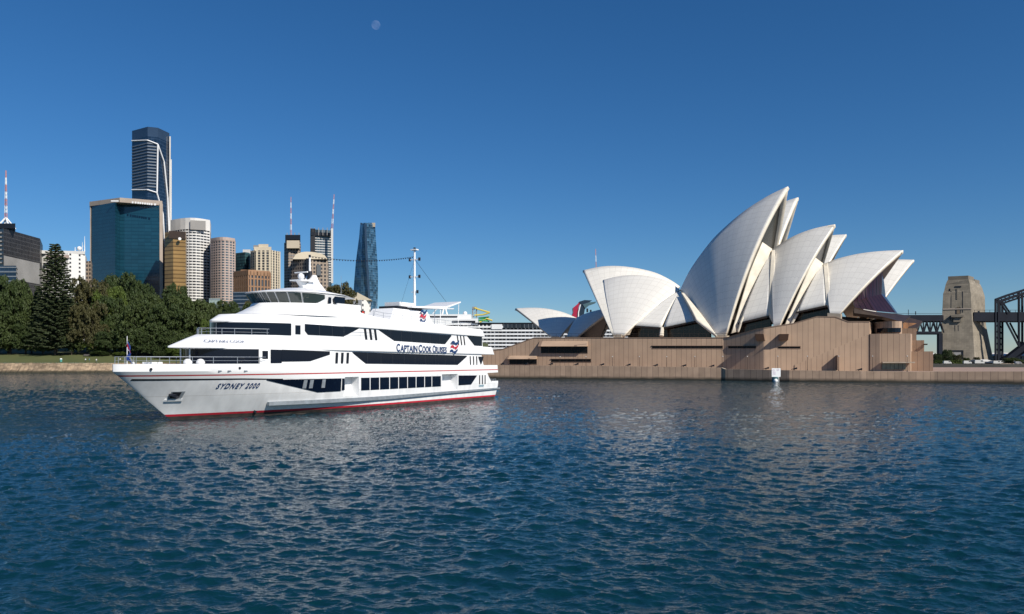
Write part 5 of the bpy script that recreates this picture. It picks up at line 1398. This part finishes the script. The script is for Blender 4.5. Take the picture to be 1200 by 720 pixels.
# ------------------------------------------------------------------ bridge and pylon
YB = 705
BR = empty('bridge', (*xy(1170, YB), 2), 'dark steel arch bridge with truss deck at right edge', 'bridge')
OFFB = Vector((.62 * 26 + 3.5, 26, 0))
def bm_(mb, a, b, w, Y=YB, off=0):
    p, q = Vector(at(*a, Y)) + OFFB * off, Vector(at(*b, Y)) + OFFB * off
    mb.tube(p, q, w * 1.3, n=4)
mb = MB()
for y0, y1, x0, x1, m in ((369.3, 376.5, 1010, 1104, 0), (366, 376.5, 1141, 1500, 0)):
    a, b = Vector(at(x0, y1, YB)), Vector(at(x1, y0, YB))
    mb.prism([(a.x, a.y, a.z), (b.x, a.y, a.z), (b.x + OFFB.x, a.y + OFFB.y, a.z), (a.x + OFFB.x, a.y + OFFB.y, a.z)], (0, 0, b.z - a.z))
recalc(mb.build('deck', M['bridge'], BR, world=True))
mb = MB()
for off in (0, 1):
    bm_(mb, (1010, 390), (1103, 390), 1.1, off=off)
    for k in range(12):
        x = 1010 + 8 * k; bm_(mb, (x, 390), (x + 4, 377), .5, off=off); bm_(mb, (x + 4, 377), (x + 8, 390), .5, off=off); bm_(mb, (x, 390), (x, 377), .4, off=off)
mb.build('approach_truss', M['bridge'], BR, world=True)
mb = MB()
for off in (0, 1): bm_(mb, (1101.3, 391), (1101.3, 424), 1.9, off=off)
mb.build('pier', M['bridge'], BR, world=True)
topc = [(1166.5, 351.5), (1180, 346.5), (1195, 341.8), (1215, 335), (1245, 325.5), (1290, 314), (1350, 302), (1420, 292)]
botc = [(1168, 431), (1176, 424), (1195, 409.5), (1218, 394), (1250, 376), (1300, 355), (1360, 336), (1420, 324)]
ti = lambda x, ch: float(np.interp(x, [c[0] for c in ch], [c[1] for c in ch]))
for off in (0, 1):
    mb = MB()
    for a, b in zip(topc[:-1], topc[1:]):
        bm_(mb, a, b, 1.0, off=off); bm_(mb, (a[0], a[1] + 3.4), (b[0], b[1] + 3.4), .8, off=off)
        n = max(2, int((b[0] - a[0]) / 4))
        for i in range(n):
            xa, xb = lerp(a[0], b[0], i / n), lerp(a[0], b[0], (i + 1) / n); bm_(mb, (xa, ti(xa, topc)), (xb, ti(xb, topc) + 3.4), .35, off=off)
    mb.build('upper_chord', M['bridge'], BR, world=True)
    mb = MB()
    for a, b in zip(botc[:-1], botc[1:]): bm_(mb, a, b, 2.6, off=off)
    mb.build('lower_chord', M['bridge'], BR, world=True)
    for x in (1168.3, 1194, 1220, 1248, 1278):
        mb = MB(); 
        for dx in ((-1.6, 1.6) if x < 1170 else (-.0,)):
            bm_(mb, (x + dx, ti(x, topc)), (x + dx, ti(x, botc)), .75, off=off)
        if x < 1170:
            for k in range(7): bm_(mb, (x - 1.6, 380 + 7 * k), (x + 1.6, 384 + 7 * k), .4, off=off)
        mb.build('vertical_strut', M['bridge'], BR, world=True)
    for a, b in (((1179, 377), (1193.5, 405)), ((1171, 353), (1181, 368)), ((1204, 377), (1219, 391))):
        mb = MB(); bm_(mb, a, b, .65, off=off); mb.build('diagonal_strut', M['bridge'], BR, world=True)
mb = MB()
for k in range(46):
    x = 1142 + 6 * k; bm_(mb, (x, 366), (x, 363.6), .12)
bm_(mb, (1141, 363.6), (1420, 363.6), .15); bm_(mb, (1010, 367.6), (1104, 367.6), .15); bm_(mb, (1064.5, 369), (1064.5, 363), .2); bm_(mb, (1073, 369), (1073, 365), .3)
mb.build('railing', M['bridge'], BR, world=True)
PY = empty('bridge_pylon', (*xy(1123, 700), 2.5), 'tall grey granite bridge pylon with an arched niche', 'bridge pylon')
def pylon():
    lv = [(434, 1102.6, 1143, 1160.5), (424, 1102.8, 1142.4, 1158.6), (400, 1103.2, 1140.8, 1153.5), (379, 1103.8, 1139.4, 1149.2), (364, 1104.2, 1138.5, 1148), (343, 1105.2, 1137.6, 1147.6), (340, 1106.4, 1137, 1146.8), (332, 1108.2, 1136.4, 1144.4), (327, 1110.3, 1135, 1141.8)]
    mb = MB(); rows = []; UVS = []
    for y, l, c, r in lv:
        z = zy(y, 700); L_, C_, R_ = Vector(at(l, y, 712)), Vector(at(c, y, 704)), Vector(at(r, y, 718)); Bk = L_ + R_ - C_
        row = [Vector((p.x, p.y, z)) for p in (L_, C_, R_, Bk, L_)]; rows.append(row)
        w1, w2 = (row[1] - row[0]).length, (row[2] - row[1]).length
        UVS.append([(0, z), (w1, z), (w1 + w2, z), (2 * w1 + w2, z), (2 * w1 + 2 * w2, z)])
    mb.grid(rows, uv=UVS); mb.poly(rows[-1][:4])
    recalc(mb.build('tower_body', M['pylonstone'], PY, world=True))
    cz = zy(327, 700); r = [Vector((p.x, p.y, cz)) for p in rows[-1][:4]]; c = sum(r, Vector()) / 4
    mb = MB(); mb.prism([c + (p - c) * .96 for p in r], (0, 0, 3.4)); recalc(mb.build('parapet', M['pylonstone'], PY, world=True))
    def onface(x, y, out=0):                        # point on the front face
        l = float(np.interp(-y, [-a[0] for a in lv], [a[1] for a in lv])); cc = float(np.interp(-y, [-a[0] for a in lv], [a[2] for a in lv]))
        A_, B2 = Vector(at(l, y, 712)), Vector(at(cc, y, 704)); z = zy(y, 700)
        t = (x - l) / (cc - l); p = A_.lerp(B2, t); d = (B2 - A_).normalized(); n = Vector((d.y, -d.x, 0)).normalized()
        p.z = z
        return p + n * out
    def fbox(nm, x0, y0, x1, y1, out, mt, sink=1.0):
        a, b, c_, e_ = onface(x0, y1), onface(x1, y1), onface(x1, y0), onface(x0, y0)
        n = onface(x0, y0, 1) - onface(x0, y0); mb = MB(); mb.prism([p - n * sink for p in (a, b, c_, e_)], n * (sink + out)); return recalc(mb.build(nm, mt, PY, world=True))
    nich = [onface(1119.3, 368), onface(1126, 368), onface(1126, 360.5), onface(1125, 358.4), onface(1122.7, 357.2), onface(1120.3, 358.4), onface(1119.3, 360.5)]
    n = onface(1120, 362, 1) - onface(1120, 362); mb = MB(); mb.prism([p - n for p in nich], n * 1.05); recalc(mb.build('niche', M['black'], PY, world=True))  # shade of the niche drawn as a black slab, nothing hollowed out
    fbox('niche_panel', 1121.2, 359.5, 1124.8, 367.5, .12, M['sandstone'])
    fbox('balcony', 1114, 369, 1128.5, 371.4, 3.2, M['pylonstone']); fbox('bracket', 1117, 371.4, 1126, 377, 1.6, M['pylonstone']); fbox('bracket', 1113.5, 370, 1115.5, 374, 2.4, M['black'])
    fbox('string_course', 1104.6, 361, 1138.4, 362.2, .5, M['capstone'])
    fbox('lintel', 1119, 334.5, 1126.5, 336, .5, M['black']); fbox('pilaster', 1121, 337.5, 1122.4, 350, .5, M['pylonstone']); fbox('slot', 1114, 340, 1115, 360, .15, M['black']); fbox('slot', 1127.5, 341, 1128.5, 366, .15, M['black'])
    fbox('slot', 1112.3, 337.2, 1113.8, 340, .3, M['black']); fbox('slot', 1118.7, 381, 1119.5, 388, .12, M['black']); fbox('slot', 1122.6, 381, 1123.4, 388, .12, M['black'])
    fbox('door_frame', 1112, 410.5, 1129, 411.8, .6, M['black']); fbox('door_frame', 1127.6, 412, 1129, 421, .6, M['black']); fbox('door', 1118, 413, 1126, 421, .2, M['greyconc'])
    fbox('corner_strip', 1138.2, 362.5, 1139.4, 430, .4, M['creamconc'], .3) if False else None
pylon()
pl2 = PY.copy(); COL.objects.link(pl2); pl2.location = PY.location + OFFB * 1.2; pl2['label'] = 'second granite bridge pylon just behind the first'
for ch in list(PY.children):
    k = ch.copy(); k.parent = pl2; COL.objects.link(k)

# ------------------------------------------------------------------ trees
def leaf_cloud(C, Rr, n, size, flat=.75, rgen=None):
    """n leaf sprays around each clump centre; returns verts, faces arrays."""
    g = rgen
    m = len(C)
    d = g.normal(size=(m, n, 3)); d /= np.linalg.norm(d, axis=2, keepdims=True)
    d[..., 2] = np.where(d[..., 2] < -.35, -d[..., 2], d[..., 2])
    rad = Rr[:, None] * (.55 + .5 * g.random((m, n)))
    P = C[:, None, :] + d * rad[..., None] * np.array([1, 1, flat])
    P = P.reshape(-1, 3); D = d.reshape(-1, 3)
    nn = D + .7 * g.normal(size=P.shape); nn[:, 2] += .35; nn /= np.linalg.norm(nn, axis=1, keepdims=True)
    t = np.cross(nn, g.normal(size=P.shape)); t /= np.linalg.norm(t, axis=1, keepdims=True); b = np.cross(nn, t)
    s = size * (.6 + .8 * g.random(len(P)))[:, None]
    v = np.stack([P - t * s, P - b * s * .55, P + t * s, P + b * s * .55], 1).reshape(-1, 3)
    f = np.arange(len(v)).reshape(-1, 4)
    return v, f
def np_mesh(name, v, f, mt):
    me = bpy.data.meshes.new(name); v = v.astype(np.float32); f = f.astype(np.int32)
    me.vertices.add(len(v)); me.vertices.foreach_set('co', v.ravel()); me.loops.add(f.size); me.loops.foreach_set('vertex_index', f.ravel())
    me.polygons.add(len(f)); me.polygons.foreach_set('loop_start', np.arange(0, f.size, 4, dtype=np.int32)); me.update(calc_edges=True); me.materials.append(mt)
    return me
def crown_mesh(seed, mt, nl=38, per=32, low=.02, round_=1.0):
    """Broad crown, unit height and unit radius, built of lobes carrying leaf clumps."""
    g = np.random.default_rng(seed)
    C = []; Rr = []
    for k in range(nl):
        a = g.uniform(0, 6.283); z = g.uniform(low + .10, .80); env = math.sqrt(max(.04, 1 - ((z - .42) / .60) ** 2))
        r = env * g.uniform(.35, .75); c = np.array([r * math.cos(a), r * math.sin(a), z]); lr = g.uniform(.22, .34) * (1 if z < .7 else .8)
        for j in range(per):
            d = g.normal(size=3); d /= np.linalg.norm(d)
            if d[2] < -.4: d[2] *= -1
            C.append(c + d * lr * np.array([1, 1, .62])); Rr.append(g.uniform(.05, .095))
    C = np.array(C); Rr = np.array(Rr)
    C[:, 2] = np.clip(C[:, 2], low, .96)
    v, f = leaf_cloud(C, Rr, 24, .024, rgen=g)
    return np_mesh('crown', v, f, mt)
def trunk_mesh(seed, h=.5, w=.05):
    g = random.Random(seed); mb = MB()
    mb.tube((0, 0, -.08), (0, 0, h * .45), w, w * .75, 8)
    for k in range(6):
        a = k * 1.05 + g.uniform(-.2, .2); mb.tube((0, 0, h * .4), (.5 * math.cos(a), .5 * math.sin(a), h * g.uniform(.9, 1.3)), w * .5, w * .15, 6)
    me = bpy.data.meshes.new('trunk'); me.from_pydata(mb.v, [], mb.f); me.materials.append(M['bark']); return me
PROTO = {'leaf': [crown_mesh(i, M['leaf']) for i in (1, 2, 3, 4)], 'leafbrown': [crown_mesh(11, M['leafbrown']), crown_mesh(12, M['leafbrown'])], 'leafgreen': [crown_mesh(21, M['leafgreen'])]}
TRUNK = [trunk_mesh(1), trunk_mesh(2)]
cnt = 0
def tree(px, ytop, wpx, Y, kind, label, group=None, base=None, name='tree', cat='tree', trunk=True):
    global cnt
    x, y = xy(px, Y); zb = land_z(x, y) if base is None else base
    h = zy(ytop, Y) - zb; r = wpx / 2 / F * Y
    e = empty(name, (x, y, zb), label, cat, group)
    e.rotation_euler = (0, 0, cnt * 1.7)
    c = bpy.data.objects.new('crown' if trunk else 'foliage', PROTO[kind][cnt % len(PROTO[kind])]); COL.objects.link(c); c.parent = e; c.scale = (r, r * (1.0 if trunk else 1.0), h)
    if trunk:
        t = bpy.data.objects.new('trunk', TRUNK[cnt % 2]); COL.objects.link(t); t.parent = e; t.scale = (r, r, h)
    cnt += 1
    return e
GT = 'dense garden trees on the far shore'
TREES = [
 (-22, 326, 62, 400, 'leaf', 'dark tree cut off by the left edge of the photo'),
 (10, 320, 66, 402, 'leaf', 'broad dark tree at far left under the dark mesh tower'),
 (37, 334, 46, 412, 'leaf', 'dark tree just left of the tall pine'),
 (12, 362, 62, 388, 'leaf', 'low dark tree in front at the far left lawn'),
 (112, 322, 66, 430, 'leafbrown', 'olive brown topped fig below the white block'),
 (148, 317, 66, 440, 'leaf', 'tall rounded fig below the teal glass tower'),
 (186, 331, 62, 446, 'leaf', 'broad green fig below the gold mirror tower'),
 (208, 331, 28, 500, 'leaf', 'small dark dome tree against the white bow fronted tower'),
 (222, 344, 60, 440, 'leaf', 'dark fig below the white bow fronted tower'),
 (252, 350, 56, 446, 'leaf', 'dark tree below the pinkish banded tower'),
 (283, 352, 50, 446, 'leaf', 'dark tree below the low blue glass block'),
 (303, 350, 40, 470, 'leafbrown', 'rusty olive tree just left of the ferry bridge'),
 (330, 352, 50, 460, 'leaf', 'dark tree mostly hidden by the ferry visor'),
 (105, 352, 46, 398, 'leafbrown', 'brownish tree in front beside the steep path'),
 (134, 346, 56, 412, 'leaf', 'mid green fig in the middle of the tree bank'),
 (166, 352, 64, 404, 'leaf', 'wide dark fig behind the bow flag'),
 (203, 356, 62, 404, 'leaf', 'wide dark fig above the ferry foredeck'),
 (236, 362, 52, 408, 'leaf', 'dark fig left of the ferry top visor'),
 (243, 372, 26, 396, 'leafgreen', 'slim yellow green tree beside the ferry top visor'),
 (268, 362, 44, 416, 'leaf', 'dark tree behind the ferry top visor'),
 (128, 388, 40, 388, 'leaf', 'low rounded tree on the lawn left of the bow flag'),
 (160, 384, 44, 390, 'leaf', 'low dark tree just behind the bow flag'),
 (112, 398, 30, 384, 'leafgreen', 'pale low shrubby tree at the foot of the path'),
 (395, 331, 54, 520, 'leafbrown', 'olive hilltop tree behind the wheelhouse'),

 (-4, 376, 40, 386, 'leaf', 'low dark tree cut by the left edge above the lawn'),
 (30, 378, 44, 386, 'leaf', 'low dark tree above the lawn left of the pine'),
 (50, 380, 34, 387, 'leaf', 'low dark tree touching the left side of the pine'),
 (84, 384, 28, 388, 'leaf', 'low dark tree touching the right side of the pine'),
 (66, 348, 46, 424, 'leaf', 'dark tree showing behind the lower tiers of the pine'),
 (86, 350, 22, 424, 'leaf', 'dark tree in the gap between pine and fig bank'),
 (182, 386, 40, 390, 'leaf', 'low dark tree right of the bow flag'),
 (208, 384, 44, 391, 'leaf', 'low dark tree above the foredeck canisters'),
 (128, 332, 50, 424, 'leafgreen', 'sunlit green fig between the two tallest domes'),
 (170, 341, 50, 420, 'leaf', 'round dark fig below the gold mirror tower front'),
]
for t in TREES: tree(t[0], t[1], t[2], max(t[3] + 2, 400), *t[4:], group=GT)
BG = 'shrubs along the garden lawn'
for px, yt, w, k, lb in ((205, 405, 26, 'leafgreen', 'pale green shrub right of the bow flag'), (222, 402, 24, 'leaf', 'dark round shrub above the ferry canisters'), (190, 410, 20, 'leaf', 'small dark shrub on the lawn right of the flag'), (240, 408, 24, 'leafgreen', 'pale shrub beside the ferry foredeck post'), (118, 411, 24, 'leaf', 'low dark shrub by the path end'), (142, 412, 18, 'leafgreen', 'little light shrub left of the bow flag')):
    tree(px, yt, w, 396, k, lb, BG, name='shrub', cat='shrub', trunk=False)
# tall Norfolk pine
def pine():
    x, y = xy(65, 398); zb = land_z(x, y); H_ = zy(286.5, 398) - zb
    e = empty('pine_tree', (x, y, zb), 'tall layered pine standing before the white block', 'pine tree')
    mb = MB(); mb.tube((0, 0, -.5), (0, 0, H_ * .97), .75, .12, 8); mb.build('trunk', M['bark'], e)
    g = np.random.default_rng(5); C = []; Rr = []; bm2 = MB()
    z = .05 * H_; k = 0
    while z < H_ * .99:
        t = z / H_
        L = float(np.interp(t, [0, .1, .3, .55, .75, .9, 1], [12.5, 13, 11.2, 8.6, 6.2, 4.8, 1.6])) * g.uniform(.86, 1.08)
        n = 8 if t < .8 else 6
        for b in range(n):
            a = b * 6.283 / n + k * .5 + g.uniform(-.12, .12); LL = L * g.uniform(.8, 1.08)
            bm2.tube((0, 0, z), (LL * math.cos(a), LL * math.sin(a), z + LL * .10), .14, .05, 4)
            m = max(3, int(LL / .95))
            for i in range(m):
                s = LL * (i + .7) / m
                if s < 1.0 and t < .8: continue
                w = .10 * (LL - s) + .3
                for q in range(2):
                    C.append((s * math.cos(a) + g.uniform(-w, w), s * math.sin(a) + g.uniform(-w, w), z + s * .10 + g.uniform(-.1, .25))); Rr.append(g.uniform(.4, .72))
        z += lerp(1.25, 1.05, t); k += 1
    v, f = leaf_cloud(np.array(C), np.array(Rr), 34, .30, .5, rgen=g)
    o = bpy.data.objects.new('crown', np_mesh('crown', v, f, M['leafpine'])); COL.objects.link(o); o.parent = e
    bm2.build('branches', M['bark'], e)
pine()
# trees, hedge and vans under the pylon
RT = 'small trees under the bridge pylon'
for px, yt, w, k, lb in ((1098, 414, 14, 'leaf', 'dark small tree at the left foot of the pylon'), (1110, 409, 16, 'leaf', 'dark tallest small tree before the pylon face'), (1121, 415, 14, 'leafbrown', 'olive small tree before the pylon door'), (1132, 419, 10, 'leaf', 'round small tree near the pylon corner'), (1145, 418, 9, 'leafbrown', 'tiny palm like tree at the pylon corner'), (1186, 419, 24, 'leaf', 'dark tree right of the bridge bearing'), (1200, 421, 22, 'leaf', 'dark tree cut off by the right edge of the photo')):
    tree(px, yt, w, 648, k, lb, RT, base=2.6)
mb = MB()
g = np.random.default_rng(9); C = []
for i in range(420): px = g.uniform(1094, 1134); Yq = g.uniform(642, 650); x, y = xy(px, Yq); C.append((x, y, g.uniform(2.8, 5.6)))
v, f = leaf_cloud(np.array(C), np.full(len(C), .7), 14, .28, .8, rgen=g)
o = bpy.data.objects.new('hedge', np_mesh('hedge', v, f, M['leafgreen'])); COL.objects.link(o); tag(o, 'bright green hedge at the foot of the bridge pylon', 'hedge')
def van(px, label, col=(.5, .5, .48), k=1.0):
    e = empty('van', (*xy(px, 638), 2.6), label, 'van', 'parked vans under the bridge')
    mb = MB(); P_ = [(-2.6, .45), (2.5, .45), (2.6, 1.1), (2.1, 1.35), (1.5, 2.2), (-2.5, 2.25), (-2.6, 1.2)]
    mb.prism([(x * k, -.95, z * k) for x, z in P_], (0, 1.9, 0)); recalc(mb.build('body', mat('van paint', col, .35), e))
    mb = MB(); mb.prism([(1.45 * k, -.97, 2.0 * k), (1.95 * k, -.97, 1.38 * k), (.5 * k, -.97, 1.38 * k), (.5 * k, -.97, 2.0 * k)], (0, 1.94, 0)); recalc(mb.build('window', M['black'], e))
    for x in (-1.7, 1.7):
        mb = MB(); mb.tube((x * k, -.98, .38), (x * k, .98, .38), .38, .38, 10); mb.build('wheel', M['black'], e)
van(1110, 'white van below the dark small tree', k=1.2); van(1133.5, 'white van near the pylon corner', k=1.25); van(1147.5, 'tall white van right of the pylon corner', k=1.5); van(1168, 'white van beneath the bridge bearing', k=1.2); van(1193, 'grey van before the dark tree at far right', (.25, .25, .27))
# low buildings beyond the bridge
for foot, yt, Y, lb, m, rf in (([(1158, 760), (1215, 760)], 417, 760, 'long low wharf shed with pale roof beyond the bridge', 'stonetan', 413.5), ([(1090, 800), (1106, 800)], 417, 800, 'small pale wharf shed left of the pylon', 'stonetan', 414), ([(1150, 690), (1166, 690)], 424, 690, 'grey low shed between pylon and bridge bearing', 'stonetan', 421.5), ([(1172, 670), (1300, 668)], 425.5, 670, 'low tan terrace building at the right edge', 'stonetan', 423)):
    e, ring, P, Q, z1 = tower('wharf_shed', lb, foot, yt, M[m], 24, zb=2.4, Yr=Y, cat='shed')
    a, b = at(foot[0][0] - .5, yt, Y - .5), at(foot[-1][0] + .5, yt, Y - .5); zz = zy(rf, Y)
    mb = MB(); mb.prism([(a[0], a[1], a[2]), (a[0], a[1] + 12, zz), (a[0], a[1] + 24, a[2])], (b[0] - a[0], 0, 0)); recalc(mb.build('roof', M['whiteconc'], e, world=True))

# ------------------------------------------------------------------ people and bin on the lawn
def person(x, y, z, label, shirt, trousers, skin=(.35, .2, .14), turn=0, stride=.12):
    e = empty('person', (x, y, z), label, 'person', 'people on the garden lawn', rz=turn)
    me = bpy.data.meshes.new('body'); V = [(0, 0, .95), (0, 0, 1.2), (0, 0, 1.42), (0, 0, 1.52), (0, -.02, 1.64), (0, -.01, 1.76), (.19, 0, 1.40), (.25, .02, 1.12), (.24, -.08, .86), (-.19, 0, 1.40), (-.25, .02, 1.12), (-.24, -.08, .86), (.10, 0, .9), (.11, -stride, .5), (.11, -stride * .6, .06), (.11, -stride * .6 - .14, .03), (-.10, 0, .9), (-.11, stride, .5), (-.11, stride * 1.2, .06), (-.11, stride * 1.2 - .14, .03)]
    E_ = [(0, 1), (1, 2), (2, 3), (3, 4), (4, 5), (2, 6), (6, 7), (7, 8), (2, 9), (9, 10), (10, 11), (0, 12), (12, 13), (13, 14), (14, 15), (0, 16), (16, 17), (17, 18), (18, 19)]
    Rd = [.15, .15, .15, .06, .10, .075, .07, .05, .045, .07, .05, .045, .10, .07, .05, .04, .10, .07, .05, .04]
    me.from_pydata(V, E_, []); o = bpy.data.objects.new('body', me); COL.objects.link(o); o.parent = e
    o.modifiers.new('skin', 'SKIN'); sv = me.skin_vertices[0].data
    for i, r in enumerate(Rd): sv[i].radius = (r, r * (.75 if i < 3 else 1))
    sv[0].use_root = True
    s2 = o.modifiers.new('sub', 'SUBSURF'); s2.levels = 1; s2.render_levels = 1
    m, nt, b = nodes('clothed figure'); tc = nt.nodes.new('ShaderNodeTexCoord'); sp = nt.nodes.new('ShaderNodeSeparateXYZ'); nt.links.new(tc.outputs['Object'], sp.inputs[0])
    c1 = mix_col(nt, math_node(nt, 'GREATER_THAN', sp.outputs[2], .93), trousers, shirt); c2 = mix_col(nt, math_node(nt, 'GREATER_THAN', sp.outputs[2], 1.5), c1, skin)
    nt.links.new(c2, b.inputs['Base Color']); b.inputs['Roughness'].default_value = .8; me.materials.append(m)
    mb = MB(); mb.ball((0, .01, 1.74), .115, 8, 6); mb.build('hair', M['bark'], e, smooth=True)
for px, Y, lb, sh, tr, tn in ((100.2, 381, 'person in pale top and dark trousers left of two others on the lawn', (.6, .62, .65), (.03, .03, .04), .4), (104.6, 381.5, 'person in teal top standing in the middle of the lawn group', (.12, .30, .34), (.06, .07, .10), -.5), (113, 380.5, 'person in white top nearest the bow flag on the lawn', (.72, .72, .72), (.10, .12, .16), 1.2), (140.8, 384, 'lone person in white top on the lawn left of the flag', (.7, .7, .68), (.04, .04, .05), 0)):
    x, y = xy(px, Y); person(x, y, land_z(x, y) + .1, lb, sh, tr, turn=tn)
x, y = xy(71.5, 380); b0 = empty('litter_bin', (x, y, land_z(x, y)), 'teal and white litter bin on the lawn below the pine', 'bin')
mb = MB(); mb.tube((0, 0, 0), (0, 0, 1.3), .5, .55, 12); mb.build('body', mat('bin teal', (.08, .30, .26), .5), b0)
mb = MB(); mb.tube((0, 0, 1.3), (0, 0, 1.75), .58, .35, 12); mb.build('lid', M['white'], b0)

# ------------------------------------------------------------------ daytime moon
m, nt, b = nodes('moon')
tr = nt.nodes.new('ShaderNodeBsdfTransparent'); df = nt.nodes.new('ShaderNodeBsdfDiffuse'); ad = nt.nodes.new('ShaderNodeAddShader')
nz = nt.nodes.new('ShaderNodeTexNoise'); nz.inputs['Scale'].default_value = .012; tc = nt.nodes.new('ShaderNodeTexCoord'); nt.links.new(tc.outputs['Object'], nz.inputs['Vector'])
nt.links.new(mix_col(nt, nz.outputs['Fac'], (.015, .015, .017), (.055, .055, .06)), df.inputs['Color'])
nt.links.new(tr.outputs[0], ad.inputs[0]); nt.links.new(df.outputs[0], ad.inputs[1]); nt.links.new(ad.outputs[0], nt.nodes['Material Output'].inputs['Surface'])
mb = MB(); mb.ball((0, 0, 0), 5.2 / F * 20000, 32, 20)
o = mb.build('moon', m, smooth=True); o.location = at(440.5, 29.5, 20000); tag(o, 'pale daytime moon high in the blue sky', 'moon')
